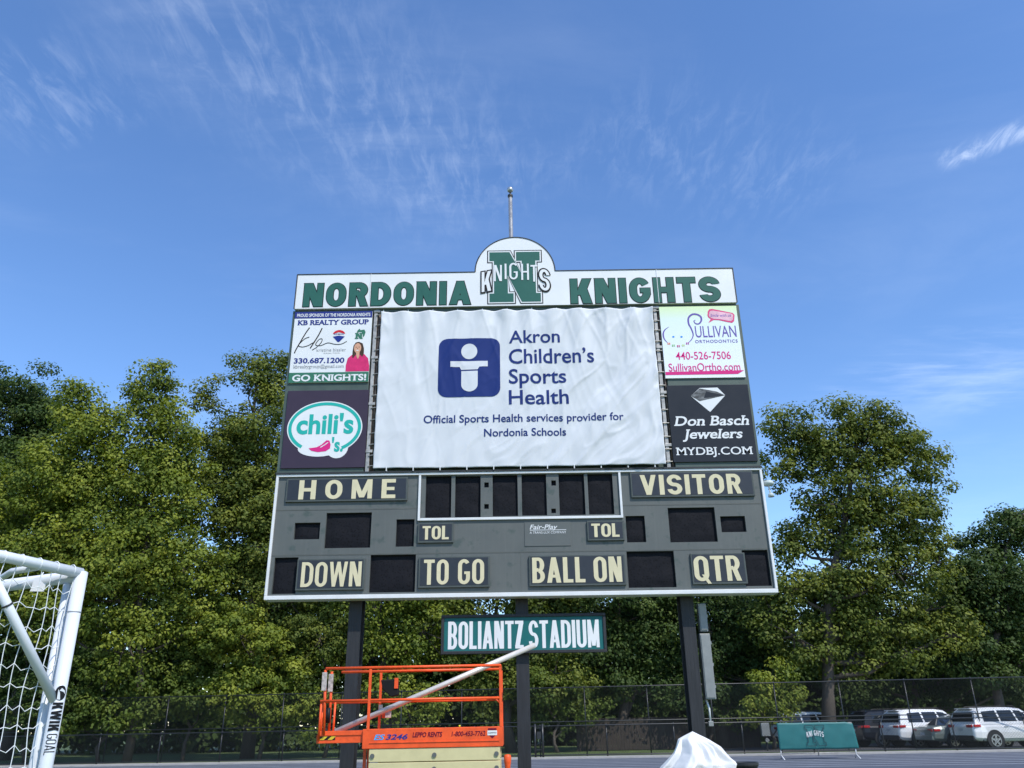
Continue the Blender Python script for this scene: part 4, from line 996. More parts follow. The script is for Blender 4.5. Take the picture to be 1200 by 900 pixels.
def wrap(mb, lift_=.0014):                # flat (x, z) outlines laid round the post
    bm = bmesh.new(); vv = [bm.verts.new(v) for v in mb.v]
    for f in mb.f:
        try: bm.faces.new([vv[i] for i in f])
        except ValueError: pass
    p = -.06
    while p < .06:
        bmesh.ops.bisect_plane(bm, geom=bm.verts[:]+bm.edges[:]+bm.faces[:], dist=1e-6, plane_co=(p, 0, 0), plane_no=(1, 0, 0)); p += .005
    bm.verts.index_update(); r = MB(); r.v = [onpost(v.co.x, v.co.z, lift_-v.co.y) for v in bm.verts]; r.f = [tuple(v.index for v in f.verts) for f in bm.faces]; bm.free(); return r
q = MB(); flip = lambda X, Z: (Z, 0, -X)      # read downwards, tops to the right
caps(q, 'KWIK', -1.655, -1.505, -.026, .030, 0, W_=.62, t=.23, gap=.09, fn=flip)
obj('lettering', wrap(q), M_black, gp)
q = MB(); caps(q, 'GOAL', -1.492, -1.385, -.026, .030, 0, W_=.5, t=.10, gap=.10, fn=flip)
obj('lettering', wrap(q), M_black, gp)
lc = 1.705
q = MB().poly(ell(.004, lc, .030, .040, 24), 0); obj('emblem', wrap(q), M_black, gp)
q = MB().poly([(-.010, lc-.034), (.006, lc-.036), (.000, lc), (-.010, lc+.02)], 0).poly([(-.004, lc+.012), (.016, lc+.006), (.026, lc-.006), (.024, lc+.012), (.006, lc+.026)], 0); obj('emblem_mark', wrap(q, .003), M_alu, gp)
# net on the side panel
net = thing('goal_net', 'white knotted net hanging from the soccer goal', 'net', G+gd*.5)
M_net = mat('net_cord', (.68, .71, .72), .7)
nm = MB(); no_ = gd*.5
def npt(i, zr):                              # i: column index from the post, zr: metres below the bar
    u = .03+.070*i; sag = .035*math.sin(min(1, u/.55)*math.pi)*min(1, zr*4) + .012*math.sin(i*2.3+zr*7)
    side = gc*(.05*math.sin(zr*1.9)+.01*math.sin(i*1.7+zr*3))
    return gd*(u+.012*math.sin(zr*9+i)) + side + Vector((0, 0, GT-.0+.045*u/.5-zr-sag))
rows, cols = 22, 18
for i in range(cols):
    nm.tube([npt(i, .105*k*.5) - no_ for k in range(rows*2)], .0026, 5, False)
for k in range(1, rows):
    pts = []
    for i in range(cols):
        pts.append(npt(i, .105*k)-no_)
        if i < cols-1: pts.append((npt(i, .105*k)+npt(i+1, .105*k))/2-no_-Vector((0, 0, .014+.012*(k % 2))))
    nm.tube(pts, .0026, 5, False)
for k in range(18):                            # lashings on the post and the bar
    z_ = GT-.1-.12*k; nm.tube([gd*.03+Vector((0, 0, z_))-no_, gd*.01+gc*.06+Vector((0, 0, z_-.03))-no_, gc*.10+Vector((0, 0, z_-.05))-no_], .0026, 5, False)
for i in range(9):
    u = .06+.1*i; c_ = gd*u+Vector((0, 0, GT+.03+.06*u-.03)); nm.tube([c_+gc*.032*math.cos(a)+Vector((0, 0, .034*math.sin(a)))-no_ for a in [2*math.pi*j/10 for j in range(11)]], .003, 5, False)
obj('cords', nm, M_net, net, smooth=True)
a = at(46, 684.5, 5.02)
tg = thing('paper_tag', 'small white square tag hanging under the goal crossbar', 'tag', a)
q = MB().add([(-.048, 0, -.042), (.040, -.01, -.046), (.050, -.006, .045), (-.040, .004, .04)], [(0, 1, 2, 3)])
oo = obj('card', q, mat('tag_white', (.72, .71, .69), .6), tg); oo.modifiers.new('thick', 'SOLIDIFY').thickness = .003
obj('string', MB().tube([(0, 0, .04), (.0, .02, .075)], .003, 5), M_net, tg)

# ------------------------------------------------------------------ covered stand and bin at the lower right
TD = 9.0; tp = at(815, 900, TD)
cv = thing('covered_stand', 'upright stand under a crumpled white tarpaulin, lower right foreground', 'covered stand', (tp.x, TD, 0))
prof = [(773, 900), (775, 895), (790, 883), (795, 866), (811.5, 857), (841, 874), (857.5, 891), (858, 900)]
ptop = at(811.5, 857, TD); HT = ptop.z
rng = np.random.default_rng(5)
g = MB(); nu, nv = 150, 90
M_tarp = mat('tarp_white', (.66, .66, .65), .5, vary=.05, vscale=6, bump=.15, bscale=14)
def wid(z):            # left / right half extents by height, from the outline
    zz = [0, .5, at(773, 900, TD).z, at(790, 883, TD).z, at(795, 866, TD).z, at(800, 862, TD).z, HT]
    lx = [.42, .40, tp.x-at(773, 900, TD).x, tp.x-at(788, 885, TD).x, tp.x-at(795, 866, TD).x, tp.x-at(802, 861, TD).x, tp.x-ptop.x]
    rz = [0, .5, at(858, 900, TD).z, at(857, 891, TD).z, at(841, 874, TD).z, at(825, 864, TD).z, HT]
    rxx = [.45, .42, at(858, 900, TD).x-tp.x, at(857, 891, TD).x-tp.x, at(841, 874, TD).x-tp.x, at(825, 864, TD).x-tp.x, ptop.x-tp.x]
    return float(np.interp(z, zz, lx)), float(np.interp(z, rz, rxx))
for j in range(nv+1):
    z = HT*(j/nv)**.75; l_, r_ = wid(z)
    for i in range(nu):
        a_ = 2*math.pi*i/nu; ca, sa = math.cos(a_), math.sin(a_); cxm = (r_-l_)/2; hw = (r_+l_)/2
        hd = max(.0, .30*min(1, (HT-z)/.30)**.8)
        fd = min(1, (HT-z)*7)
        r1 = 1-2*abs(mnoise.noise(Vector((ca*1.7+4, sa*1.7, z*1.1)))); r2 = 1-2*abs(mnoise.noise(Vector((ca*3.1+9, sa*3.1+z*1.5, z*2.6))))
        r3 = 1-2*abs(mnoise.noise(Vector((ca*2.2+z*4, sa*2.2-2, z*6))))
        k_ = 1 + (.46*(r1-.5) + .26*(r2-.5) + .07*(r3-.5))*fd
        dz_ = .008*(r3-.5)*fd
        y_ = sa*hd*k_; x_ = ca*hw*(1+.25*(k_-1)) + cxm + .03*(r2-.5)*fd
        g.v.append((x_, y_, max(0.01, z+dz_)))
for j in range(nv):
    for i in range(nu):
        i2 = (i+1) % nu; g.f.append((j*nu+i, j*nu+i2, (j+1)*nu+i2, (j+1)*nu+i))
obj('tarpaulin', g, M_tarp, cv, smooth=True)
obj('stand', MB().box(-.12, .12, -.1, .1, 0, HT-.3), M_dark, cv)
p = at(872.5, 893.2, 14.0)
t = thing('trash_can', 'black round bin just behind the white tarpaulin', 'bin', (p.x, 14.0, 0))
obj('body', MB().revolve((0, 0, 0), [(.16, .01), (.19, p.z-.06)], n=24), M_black, t, smooth=False)
obj('rim', MB().revolve((0, 0, 0), [(.2, p.z-.06), (.21, p.z-.04), (.21, p.z), (.18, p.z), (.17, p.z-.05)], n=24), M_ring, t)

# ------------------------------------------------------------------ crowd barrier with team cover
YB = 34.5
q0, q1 = at(909.5, 846, YB), at(997.5, 846, YB); bw = q1.x-q0.x
t = thing('crowd_barrier', 'portable crowd barrier wrapped in a teal team cover, on the track edge', 'barrier', (q0.x, YB, 0), (0, 0, -.03))
bzt = (at(910, 848, YB).z+at(990, 845.5, YB).z)/2; bzb = (at(911, 879, YB).z+at(997, 877, YB).z)/2
g = MB(); nx, nz = 40, 14
for j in range(nz+1):
    for i in range(nx+1):
        u, v = i/nx, j/nz; x = bw*(u + .035*(1-v)*(u-.1)); z = bzb+(bzt-bzb)*v
        if u > .9: z -= (u-.9)*1.1*v*.6
        g.v.append((x, -.04+.015*mnoise.noise(Vector((x*1.6, z*3, 2)))+.03*math.cos(v*math.pi*2)*.3, z + .012*mnoise.noise(Vector((x*2, 0, v*3)))))
g.f = [(j*(nx+1)+i, j*(nx+1)+i+1, (j+1)*(nx+1)+i+1, (j+1)*(nx+1)+i) for j in range(nz) for i in range(nx)]
M_cov = mat('cover_teal', (.012, .125, .125), .55, vary=.1, vscale=3)
co_ = obj('cover', g, M_cov, t, smooth=True); co_.modifiers.new('thick', 'SOLIDIFY').thickness = .006
z0_ = zb0 = bzb+.12; zt0 = bzt-.10; nx0_ = bw*.36; nx1_ = bw*.61
e = MB()
pts = block_n(nx0_, nx1_, zb0, zt0); pts.append(pts[0])
for i in range(len(pts)-1): stroke(e, [pts[i], pts[i+1]], .022, -.075)
obj('emblem_letter', e, mat('cover_ink', (.01, .03, .045), .5), co_)
e = MB(); zc_ = (zb0+zt0)/2+.02
for i, c in enumerate('KNIGHTS'):
    xx = bw*.37+i*bw*.033; caps(e, c, xx, xx+bw*(.026 if c != 'I' else .008), zc_-.02-.012*abs(i-3)**1.4, zc_+.17-.012*abs(i-3)**1.4, -.082, W_=.6, t=.16)
obj('lettering', e, M_trim, co_)
for x in (.05, bw*.5, bw*.99): obj('frame_post', MB().tube([(x, .02, .12), (x, .02, bzt-.03)], .02, 8), M_galv, t, smooth=True)
obj('frame_rail', MB().tube([(.05, .02, bzt-.03), (bw*.99, .02, bzt-.03)], .02, 8).tube([(.05, .02, .22), (bw*.99, .02, .22)], .016, 8), M_galv, t, smooth=True)
for x in (.07, bw*1.0): obj('foot', MB().tube([(x, -.28, .01), (x-.04, 0, .16), (x, .28, .01)], .018, 8).tube([(x-.04, 0, .15), (x-.03, .02, bzb)], .018, 8), M_trim, t, smooth=True)

# small utility cabinet beyond the fences
p = at(901, 858, 42.6)
t = thing('utility_cabinet', 'small grey utility cabinet on a post beyond the low fence, next to the barrier', 'cabinet', (p.x, 43.2, 0))
zt_ = at(901, 847, 43.2).z; obj('housing', MB().box(-.2, .2, -.12, .12, zt_-.6, zt_), M_box, t, bev=.015); obj('stand', MB().tube([(0, 0, 0), (0, 0, zt_-.6)], .05, 8), M_dark, t); obj('meter', MB().revolve((0, -.12, zt_-.78), [(.09, -.08), (.1, 0)], 'y', 14), M_box, t)
# latch posts of the gate in the low fence
p = at(633, 868, fy(1.2, -.3))
t = thing('fence_gate', 'narrow black gate with a latch box in the low fence beside the middle post', 'gate', (p.x, fy(p.x, -.28), .07), (0, 0, math.atan(FS)))
for x in (-.22, .12): obj('gate_post', MB().tube([(x, 0, 0), (x, 0, 1.38)], .05, 10), M_pipe, t, smooth=True)
obj('latch_box', MB().box(-.14, .05, -.05, .05, .75, 1.05), M_dark, t, bev=.01); [obj('gate_rail', MB().tube([(-.2, 0, z), (.1, 0, z)], .02, 8), M_pipe, t) for z in (.3, 1.2)]

# ------------------------------------------------------------------ cars
M_glass = mat('car_glass', (.012, .015, .018), .08, spec=.6)
M_tyre = mat('tyre', (.014, .014, .015), .8)
M_rimc = mat('alloy', (.5, .51, .52), .3, .8)
M_under = mat('car_plastic', (.02, .02, .022), .6)
M_tail = mat('tail_red', (.42, .012, .015), .2)
M_lampw = mat('lamp_clear', (.6, .6, .6), .15)
M_plate_w = mat('number_plate', (.5, .52, .55), .5)
def car(name, label, cat, loc, head, paint, kind):
    """x runs from the rear bumper (0) to the front; built of a lofted body and a tapered cabin"""
    t = thing(name, label, cat, loc, (0, 0, head), 'cars parked beyond the fences')
    if kind == 'suv':
        Lc, w, belt, roof = 4.9, .96, 1.08, 1.76
        low = [(0, .45, .95, .80), (.06, .38, 1.05, .90), (.35, .33, 1.10, .955), (1.2, .30, 1.10, .96), (3.2, .30, 1.08, .96), (3.6, .30, 1.07, .955), (4.35, .32, .98, .92), (4.75, .36, .86, .84), (4.9, .42, .70, .72)]
        gh = [(.12, .0), (.30, .78), (.55, .97), (1.2, 1.0), (2.3, .98), (2.75, .90), (3.55, .0)]
        wins = [[(.62, .10), (.66, .74), (1.35, .80), (1.42, .10)], [(1.50, .10), (1.46, .80), (2.20, .80), (2.32, .10)], [(2.40, .10), (2.29, .80), (2.62, .76), (3.20, .14), (3.18, .10)]]
        wx, wr_ = (.98, 3.95), .36
    else:
        Lc, w, belt, roof = 4.75, .90, .95, 1.45
        low = [(0, .42, .82, .72), (.08, .34, .94, .84), (.5, .30, 1.00, .895), (1.3, .27, .97, .90), (3.0, .27, .95, .90), (3.5, .28, .93, .89), (4.2, .30, .82, .86), (4.6, .34, .72, .78), (4.75, .40, .60, .68)]
        gh = [(.62, .0), (1.35, .86), (1.75, .98), (2.2, 1.0), (2.6, .95), (3.5, .0)]
        wins = [[(1.30, .12), (1.55, .72), (2.08, .80), (2.14, .12)], [(2.22, .12), (2.17, .80), (2.58, .74), (3.12, .16), (3.10, .12)]]
        wx, wr_ = (1.0, 3.75), .32
    bm_ = MB(); nring = 10
    for x, zb_, zt_, hw in low:
        h_ = zt_-zb_
        half = [(hw*.86, zb_), (hw*.97, zb_+.18*h_), (hw, zb_+.5*h_), (hw*.985, zb_+.78*h_), (hw*.90, zt_)]
        bm_.v += [(x, y, z) for y, z in half] + [(x, -y, z) for y, z in reversed(half)]
    for i in range(len(low)-1):
        for k in range(nring):
            k2 = (k+1) % nring; bm_.f.append((i*nring+k, i*nring+k2, (i+1)*nring+k2, (i+1)*nring+k))
    bm_.f.append(tuple(range(nring-1, -1, -1))); bm_.f.append(tuple((len(low)-1)*nring+k for k in range(nring)))
    body_ = obj('body', bm_, paint, t, smooth=False, bev=.05, seg=3)
    hh_ = roof-belt; gb = belt-.05
    ysd = lambda z: w*(.935-.20*(z-belt)/hh_)
    cm = MB(); nr = 6
    for x, f_ in gh:
        zt_ = gb+.001+(roof-gb)*f_; zs_ = gb+(zt_-gb)*.90
        half = [(ysd(gb), gb), (ysd(zs_), zs_), (ysd(zt_)*.84, zt_)]
        cm.v += [(x, y, z) for y, z in half] + [(x, -y, z) for y, z in reversed(half)]
    for i in range(len(gh)-1):
        for k in range(nr-1): cm.f.append((i*nr+k, i*nr+k+1, (i+1)*nr+k+1, (i+1)*nr+k))
    obj('cabin', cm, paint, t, bev=.03, seg=2)
    for s_ in (1, -1):
        for wv in wins:
            q = MB(); pts = [(x, s_*(ysd(belt+hh_*f_)+.006), belt+hh_*f_) for x, f_ in wv]; q.add(pts, [tuple(range(len(pts)))]); obj('window', q, M_glass, t)
    # rear and front screens, laid on the sloping ends
    for (xa, fa_), (xb2, fb_) in ((gh[0], gh[1]), (gh[-1], gh[-2])):
        za_, zb2 = gb+(roof-gb)*fa_, gb+(roof-gb)*fb_; p0 = .22; p1 = .92; sgn = -1 if xa < xb2 else 1
        L1 = lambda p_: (xa+(xb2-xa)*p_+sgn*.012, za_+(zb2-za_)*p_+.008)
        (x_0, z_0), (x_1, z_1) = L1(p0), L1(p1)
        q = MB().add([(x_0, -ysd(z_0)*.90, z_0), (x_0, ysd(z_0)*.90, z_0), (x_1, ysd(z_1)*.86, z_1), (x_1, -ysd(z_1)*.86, z_1)], [(0, 1, 2, 3)])
        obj('rear_window' if sgn < 0 else 'windscreen', q, M_glass, t)
    for x in wx:
        for s_ in (1, -1):
            y = s_*(w-.10)
            obj('wheel_arch', MB().revolve((x, s_*(w-.012), wr_+.03), [(wr_*1.17, -.02), (wr_*1.17, .02)], 'y', 24), M_under, t)
            wo = obj('wheel', MB().revolve((x, y, wr_), [(wr_*.7, -.11), (wr_, -.09), (wr_, .09), (wr_*.7, .125)] if s_ > 0 else [(wr_*.7, -.125), (wr_, -.09), (wr_, .09), (wr_*.7, .11)], 'y', 24), M_tyre, t)
            rm = MB()
            yo = y+s_*.128
            rm.revolve((x, yo, wr_), [(wr_*.18, -.005), (wr_*.18, .005)], 'y', 12)
            for k in range(5):
                a_ = 2*math.pi*k/5+.3; c1, s1 = math.cos(a_), math.sin(a_); pw = .05
                rm.add([(x+c1*.04-s1*pw, yo, wr_+s1*.04+c1*pw), (x+c1*.04+s1*pw, yo, wr_+s1*.04-c1*pw), (x+c1*wr_*.66+s1*pw*.8, yo, wr_+s1*wr_*.66-c1*pw*.8), (x+c1*wr_*.66-s1*pw*.8, yo, wr_+s1*wr_*.66+c1*pw*.8)], [(0, 1, 2, 3)])
            n2 = 24; o2 = len(rm.v)
            for k in range(n2):
                a_ = 2*math.pi*k/n2
                for rr2 in (.60, .71): rm.v.append((x+wr_*rr2*math.cos(a_), yo, wr_+wr_*rr2*math.sin(a_)))
            for k in range(n2): k2 = (k+1) % n2; rm.f.append((o2+2*k, o2+2*k2, o2+2*k2+1, o2+2*k+1))
            obj('rim', rm, M_rimc, wo)
    zl = .98 if kind == 'suv' else .80
    for s_ in (1, -1):
        y0_, y1_ = s_*w*.45, s_*w*.96
        obj('tail_light', MB().box(-.01 if kind == 'suv' else .0, .05, min(y0_, s_*w*.86), max(y0_, s_*w*.86), zl-.07, zl+.05).box(.05, .38, s_*w*.90, s_*w*.99+s_*.004, zl-.05, zl+.06), M_tail, t, bev=.015)
        obj('headlight', MB().box(Lc-.32, Lc-.08, s_*w*.62, s_*w*.9, .62, .74), M_lampw, t, bev=.02)
        obj('mirror', MB().box(3.0 if kind == 'suv' else 2.95, 3.15, s_*w*.99, s_*(w*.99+.16), belt+.02, belt+.17), paint, t, bev=.03)
        obj('door_handle', MB().box(1.55, 1.75, s_*(w+.002), s_*(w+.02), belt-.16, belt-.13), M_rimc, t)
    obj('number_plate', MB().box(-.015, .0, -.16, .16, zl-.22, zl-.10), M_plate_w, t)
    obj('bumper', MB().box(-.03, .16, -w*.84, w*.84, .36, .58), M_under if kind == 'suv' else paint, t, bev=.03)
    if kind == 'suv':
        for s_ in (1, -1): obj('roof_rail', MB().tube([(.8, s_*w*.6, roof+.005), (.9, s_*w*.6, roof+.045), (2.5, s_*w*.6, roof+.04), (2.6, s_*w*.6, roof-.01)], .015, 6), M_under, t)
        obj('spoiler', MB().box(.26, .5, -w*.55, w*.55, roof-.06, roof-.02), paint, t, bev=.015)
    return t
P_white = mat('paint_white', (.80, .80, .79), .3, vary=.02, coat=.6)
P_dark = mat('paint_navy', (.006, .008, .014), .35, spec=.3, coat=.15)
P_silver = mat('paint_silver', (.20, .235, .225), .35, .3, coat=.6)
H0 = math.radians(9)
def park(px_rear, y, z=.02): q = at(px_rear, 870, y); return (q.x, y, z)
car('parked_car', 'white four-wheel-drive parked behind the teal barrier, only its roof showing', 'car', park(906, 47.5), math.radians(4), P_white, 'suv')
car('parked_car', 'dark navy four-wheel-drive parked next to the barrier', 'car', park(1003, 46.2), H0, P_dark, 'suv')
car('parked_car', 'white four-wheel-drive with roof rails parked between the dark car and the silver saloon', 'car', park(1044, 44.6), H0, P_white, 'suv')
car('parked_car', 'silver saloon parked between the two white vehicles', 'car', park(1083, 43.0), H0, P_silver, 'sedan')
car('parked_car', 'white estate car parked nearest the camera, cut by the right edge', 'car', park(1129, 41.2), H0, P_white, 'suv')

# ------------------------------------------------------------------ trees
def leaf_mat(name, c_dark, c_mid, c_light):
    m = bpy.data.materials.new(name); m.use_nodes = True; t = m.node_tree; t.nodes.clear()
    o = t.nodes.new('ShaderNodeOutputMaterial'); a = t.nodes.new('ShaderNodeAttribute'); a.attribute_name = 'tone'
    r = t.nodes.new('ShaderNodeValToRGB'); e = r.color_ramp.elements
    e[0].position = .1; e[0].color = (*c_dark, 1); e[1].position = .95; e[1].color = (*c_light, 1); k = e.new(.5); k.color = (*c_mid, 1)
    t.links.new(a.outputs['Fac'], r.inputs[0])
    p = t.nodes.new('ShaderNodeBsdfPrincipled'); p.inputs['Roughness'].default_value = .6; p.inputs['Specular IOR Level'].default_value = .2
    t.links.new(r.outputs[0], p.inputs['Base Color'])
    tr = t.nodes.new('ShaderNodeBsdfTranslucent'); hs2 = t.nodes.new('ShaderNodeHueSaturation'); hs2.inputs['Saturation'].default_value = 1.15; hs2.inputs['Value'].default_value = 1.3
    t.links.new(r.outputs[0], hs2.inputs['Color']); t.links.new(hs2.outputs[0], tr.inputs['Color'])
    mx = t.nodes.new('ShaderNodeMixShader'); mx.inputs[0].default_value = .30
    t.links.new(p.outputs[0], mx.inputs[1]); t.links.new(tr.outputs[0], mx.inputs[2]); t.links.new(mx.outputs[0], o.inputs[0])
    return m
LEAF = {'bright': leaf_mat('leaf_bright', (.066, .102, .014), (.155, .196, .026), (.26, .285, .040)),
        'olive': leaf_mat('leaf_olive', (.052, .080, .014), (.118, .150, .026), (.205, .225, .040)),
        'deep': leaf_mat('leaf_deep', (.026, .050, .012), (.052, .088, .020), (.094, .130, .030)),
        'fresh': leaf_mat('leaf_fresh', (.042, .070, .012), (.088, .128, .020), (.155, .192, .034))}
M_bark = mat('bark', (.085, .070, .055), .9, vary=.35, vscale=5, stretch=(4, 4, .7), bump=.6, bscale=10)

def leaf_mesh(name, centres, per, spread, leaf, rng, material, ctones):
    n = len(centres)*per
    ci = np.repeat(np.arange(len(centres)), per)
    d = rng.normal(size=(n, 3)); d /= np.linalg.norm(d, axis=1)[:, None]
    rad = rng.random(n)**.38
    sp = np.repeat(spread, per) if hasattr(spread, '__len__') else spread
    p = centres[ci] + d*(rad*sp)[:, None]*np.array([1, 1, .62])
    nrm = d*.85 + np.array([.10, -.24, .55]) + rng.normal(size=(n, 3))*.36
    nrm /= np.linalg.norm(nrm, axis=1)[:, None]
    tv = rng.normal(size=(n, 3)); tv -= nrm*(tv*nrm).sum(1)[:, None]; tv /= np.linalg.norm(tv, axis=1)[:, None]
    bv = np.cross(nrm, tv)
    s_ = leaf*(.65+.7*rng.random(n)); a = tv*(s_*.5)[:, None]; c = bv*(s_*.36)[:, None]
    droop = np.zeros((n, 3)); droop[:, 2] = -s_*.10
    V = np.stack([p-a, p-c+a*.1+droop*-.6, p+a+droop, p+c+a*.1+droop*-.6], 1).reshape(-1, 3)
    me = bpy.data.meshes.new(name)
    me.vertices.add(n*4); me.vertices.foreach_set('co', V.astype(np.float32).ravel())
    me.loops.add(n*4); me.loops.foreach_set('vertex_index', np.arange(n*4, dtype=np.int32))
    me.polygons.add(n); me.polygons.foreach_set('loop_start', np.arange(0, n*4, 4, dtype=np.int32)); me.polygons.foreach_set('loop_total', np.full(n, 4, np.int32))
    at_ = me.attributes.new('tone', 'FLOAT', 'POINT')
    tn = np.clip(ctones[ci] + rng.normal(size=n)*.10, 0, 1); at_.data.foreach_set('value', np.repeat(tn, 4).astype(np.float32))
    me.materials.append(material); me.update(calc_edges=True); me.validate()
    return me

def crown_points(lobes, dens, rng, shell=.5):
    C, T, Lb = [], [], []
    for li, (c, r) in enumerate(lobes):
        area = (r[0]*r[2]+r[0]*r[1]+r[1]*r[2])/3
        n = max(6, int(area*dens))
        d = rng.normal(size=(n, 3)); d /= np.linalg.norm(d, axis=1)[:, None]
        keep = ~((d[:, 2] < -.45) & (rng.random(n) < .6)); d = d[keep]
        q = shell+(1.10-shell)*rng.random(len(d))**.6
        C.append(c + d*q[:, None]*r*(1+.14*rng.normal(size=(len(d), 1)))); T.append(.5+.20*rng.normal(size=len(d))); Lb += [li]*len(d)
    return np.concatenate(C), np.concatenate(T), np.array(Lb)

def tree(name, label, cat, D, lobes_px, leafk, seed, dens=14, per=112, leaf=.185, cl=.90, trunk_px=None, tr=.30, group=None, depth=.75, shell=.5, nbranch=7, base_off=0.0):
    rng = np.random.default_rng(seed); rd = random.Random(seed)
    lobes = []
    for px, py, rx_, ry_ in lobes_px:
        Dl = D + rd.uniform(-.6, .6)*1.5
        c = at(px, py, Dl); ex = abs(at(px+rx_, py, Dl).x-c.x); ez = abs(at(px, py-ry_, Dl).z-c.z)
        lobes.append((np.array(c), np.array([ex, ex*depth, ez])))
    if trunk_px is None: trunk_px = sum(l[0] for l in lobes_px)/len(lobes_px)
    base = at(trunk_px, 880, D); base.z = 0
    t = thing(name, label, cat, base, (0, 0, 0), group)
    C, T, Lb = crown_points(lobes, dens, rng, shell)
    C[:, 2] = np.maximum(C[:, 2], .25)
    bz = np.array(base)
    sp = cl*(.7+.6*rng.random(len(C)))
    o = bpy.data.objects.new('crown', leaf_mesh('crown', C-bz, per, sp, leaf, rng, LEAF[leafk], T)); COL.objects.link(o); o.parent = t
    top = max(l[0][2]+l[1][2]*.4 for l in lobes); m = MB()
    hi = max(lobes, key=lambda l: l[0][2])[0]
    tp_ = [Vector((0, 0, -.1))]; n = 7
    for i in range(1, n+1):
        f_ = i/n; tp_.append(Vector(((hi[0]-base.x)*f_**1.6 + .25*math.sin(i*1.9+seed), (hi[1]-base.y)*f_**1.6+.2*math.cos(i*1.3+seed), top*f_)))
    rad = [tr*(1.25 if i == 0 else 1)*(1-.86*i/n) for i in range(n+1)]
    m.tube(tp_, rad, 9)
    for li, (c, r) in enumerate(lobes):
        tgt = Vector(c-bz); f_ = max(.12, min(.85, (tgt.z-.45*r[0]-.6)/top)); k = f_*n; i0 = int(k); st = tp_[i0].lerp(tp_[min(n, i0+1)], k-i0); r0 = max(.035, rad[i0]*.5)
        if (tgt-st).length > .4:
            md = st.lerp(tgt, .5)+Vector((rd.uniform(-.3, .3), rd.uniform(-.3, .3), -.1*(tgt-st).length)); m.tube([st, md, tgt], [r0, r0*.75, r0*.45], 6)
        idx = np.where(Lb == li)[0]; rd.shuffle(idx_ := list(idx))
        for j in idx_[:nbranch]:
            e_ = Vector(C[j]-bz); md = tgt.lerp(e_, .5)+Vector((rd.uniform(-.15, .15), rd.uniform(-.15, .15), rd.uniform(-.25, .05))); m.tube([tgt, md, e_], [r0*.42, r0*.28, .012], 5, False)
    obj('trunk', m, M_bark, t, smooth=True)
    return t
TG = 'trees behind the stadium'
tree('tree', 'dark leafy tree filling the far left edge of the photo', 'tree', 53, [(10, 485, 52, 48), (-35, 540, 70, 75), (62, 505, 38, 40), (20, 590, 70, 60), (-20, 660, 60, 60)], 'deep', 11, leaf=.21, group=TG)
tree('tree', 'tall bright yellow-green tree with a pointed top, left of the scoreboard', 'tree', 45,
     [(178, 436, 14, 17), (180, 462, 24, 26), (165, 500, 42, 36), (85, 470, 22, 20), (208, 505, 18, 36), (110, 515, 46, 34), (60, 560, 50, 40), (20, 600, 55, 45), (150, 560, 60, 45), (100, 620, 62, 45), (190, 600, 48, 60), (40, 670, 60, 40), (130, 690, 60, 42), (215, 670, 45, 42), (150, 750, 50, 40), (230, 735, 40, 36), (60, 730, 50, 36), (120, 570, 45, 40), (165, 650, 50, 40), (75, 660, 45, 36), (205, 560, 34, 36)], 'bright', 12, trunk_px=150, tr=.2, group=TG)
tree('tree', 'tall olive tree directly against the left edge of the scoreboard', 'tree', 48,
     [(298, 440, 27, 32), (328, 450, 25, 34), (241, 470, 13, 28), (258, 520, 34, 36), (310, 510, 45, 46), (300, 590, 52, 60), (345, 590, 50, 60), (250, 600, 36, 60), (275, 680, 52, 46), (335, 690, 46, 42), (290, 530, 40, 40), (270, 560, 36, 36), (325, 640, 40, 50), (255, 740, 40, 36), (330, 750, 40, 36), (365, 690, 36, 40)], 'olive', 13, trunk_px=290, tr=.32, group=TG)
tree('tree', 'broad yellow-green tree showing under the left end of the scoreboard', 'tree', 47, [(450, 690, 62, 52), (420, 640, 60, 50), (495, 740, 50, 46), (430, 770, 52, 40), (470, 820, 46, 34)], 'bright', 14, trunk_px=455, group=TG)
tree('tree', 'green tree behind the stadium name sign', 'tree', 49, [(575, 680, 60, 50), (520, 690, 46, 46), (560, 760, 55, 40), (640, 700, 50, 50), (590, 810, 50, 36), (650, 790, 45, 42)], 'olive', 15, trunk_px=600, group=TG)
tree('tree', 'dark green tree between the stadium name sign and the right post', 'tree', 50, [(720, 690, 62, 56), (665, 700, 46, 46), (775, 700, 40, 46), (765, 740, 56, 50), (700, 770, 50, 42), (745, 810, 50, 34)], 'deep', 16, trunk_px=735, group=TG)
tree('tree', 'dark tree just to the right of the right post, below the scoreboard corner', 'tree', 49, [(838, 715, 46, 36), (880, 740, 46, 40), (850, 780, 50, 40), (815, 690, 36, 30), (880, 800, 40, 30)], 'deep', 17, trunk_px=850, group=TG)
tree('tree', 'tall rounded olive tree with visible limbs right of the scoreboard', 'tree', 46,
     [(918, 500, 30, 24), (915, 548, 26, 26), (985, 498, 32, 30), (1022, 490, 28, 24), (960, 530, 38, 34), (1020, 540, 46, 40), (1070, 535, 34, 34), (1090, 580, 26, 34), (985, 590, 44, 34), (1045, 600, 46, 40), (950, 640, 40, 30), (1000, 655, 48, 40), (1075, 650, 36, 40), (955, 700, 48, 34), (1030, 715, 50, 38), (1085, 715, 36, 34), (925, 690, 34, 36), (930, 745, 40, 34), (1000, 765, 50, 32), (1060, 760, 40, 32), (1040, 520, 40, 30), (975, 545, 40, 36), (1005, 610, 40, 34), (960, 610, 30, 24), (1070, 620, 30, 40), (985, 690, 44, 36), (1050, 670, 40, 34), (930, 640, 22, 20), (1100, 660, 22, 34), (1110, 745, 34, 32), (905, 715, 30, 34), (980, 735, 44, 30)], 'olive', 18, cl=.82, dens=11, per=110, trunk_px=972, tr=.36, group=TG, shell=.42)
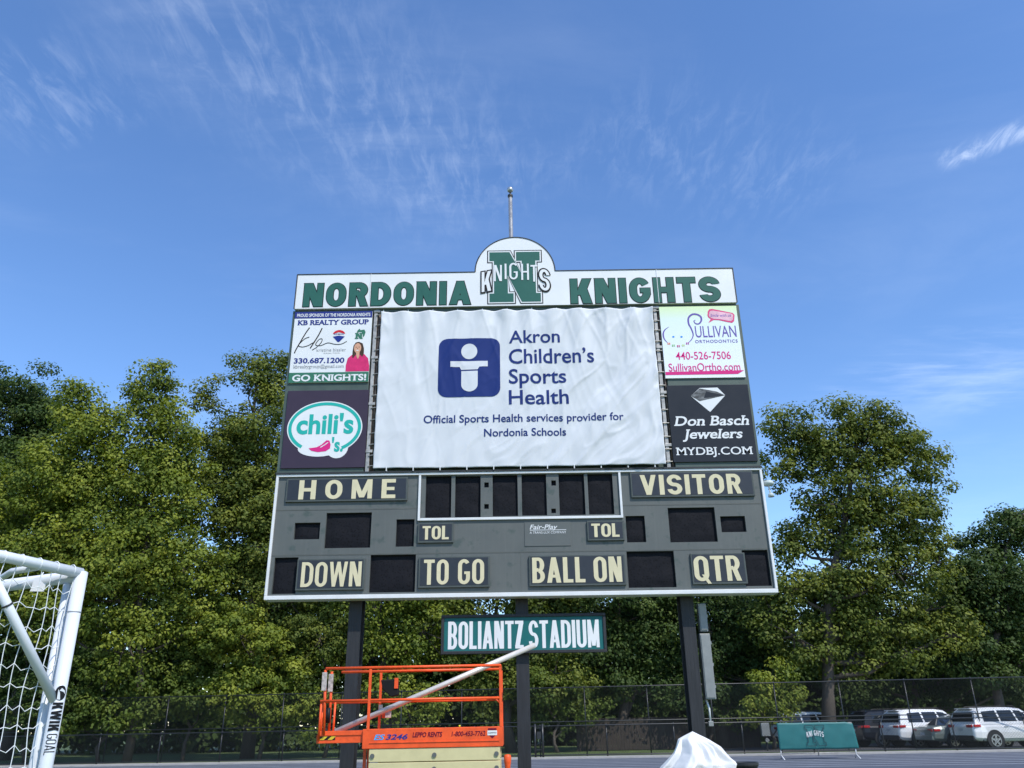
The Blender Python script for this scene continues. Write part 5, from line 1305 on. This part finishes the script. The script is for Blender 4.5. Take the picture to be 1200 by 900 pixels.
tree('tree', 'dark green tree at the right edge with feathery branch tips', 'tree', 48, [(1180, 625, 30, 26), (1150, 650, 28, 26), (1205, 650, 34, 44), (1140, 700, 34, 36), (1185, 705, 46, 42), (1120, 740, 32, 32), (1165, 765, 50, 34), (1195, 610, 24, 18), (1165, 690, 44, 44), (1130, 690, 24, 30), (1210, 760, 40, 36), (1130, 775, 40, 30)], 'deep', 19, trunk_px=1175, group=TG)
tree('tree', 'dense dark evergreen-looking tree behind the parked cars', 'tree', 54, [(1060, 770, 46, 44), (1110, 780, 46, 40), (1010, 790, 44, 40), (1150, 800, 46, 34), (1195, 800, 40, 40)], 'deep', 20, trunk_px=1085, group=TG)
SG = 'shrubs along the fences'
for i, (lab, D, lob, kd, ld) in enumerate([
    ('vine-hung green shrub at the far left behind the goal net', 45.5, [(30, 745, 56, 40), (10, 800, 50, 44), (60, 820, 46, 38)], 'deep', .2),
    ('rounded green shrub right of the goal post, behind the fence', 45.5, [(120, 790, 44, 36), (95, 835, 40, 30), (140, 840, 38, 28)], 'fresh', .2),
    ('leafy shrub with trailing vines, middle of the left fence', 46.5, [(215, 775, 40, 34), (195, 815, 36, 30), (235, 825, 34, 30)], 'fresh', .2),
    ('yellow-green shrub left of the left post', 46.0, [(280, 745, 46, 34), (320, 775, 46, 38), (285, 810, 44, 30), (330, 830, 40, 28)], 'bright', .2),
    ('shrub between the left post and the orange lift rail', 46.5, [(375, 750, 42, 40), (385, 815, 40, 34)], 'olive', .2),
    ('sunlit bush behind the teal barrier', 45.5, [(904, 800, 26, 24), (922, 814, 20, 18), (890, 832, 24, 22), (912, 838, 20, 18)], 'bright', .19),
    ('low dark shrub right of the stadium name sign', 47.5, [(668, 835, 34, 24), (640, 815, 30, 28)], 'fresh', .2),
    ('low dark shrub to the left of the sunlit bush', 48.5, [(855, 830, 34, 24), (820, 820, 34, 26)], 'deep', .2)]):
    tree('shrub', lab, 'shrub', D, lob, kd, 40+i, leaf=.165, cl=.62, dens=19, per=110, tr=.10, group=SG, shell=.45, nbranch=4)
# far woodland that closes the view behind
rng = np.random.default_rng(77); C = []
for k in range(7000):
    x = rng.uniform(-55, 60); top = 20 if x < -8 else 13 if x < 14 else 11
    top *= .8+.25*math.sin(x*.8)+.1*math.sin(x*2.1)
    C.append((x, rng.uniform(60, 70), rng.uniform(.3, max(2, top))))
C = np.array(C)
wd = bpy.data.objects.new('woodland', leaf_mesh('woodland', C, 40, 1.2, .42, rng, LEAF['deep'], .45+.15*rng.normal(size=len(C)))); COL.objects.link(wd)
wd['kind'] = 'stuff'; wd['label'] = 'dark far-off woodland behind the nearer trees'; wd['category'] = 'woodland'
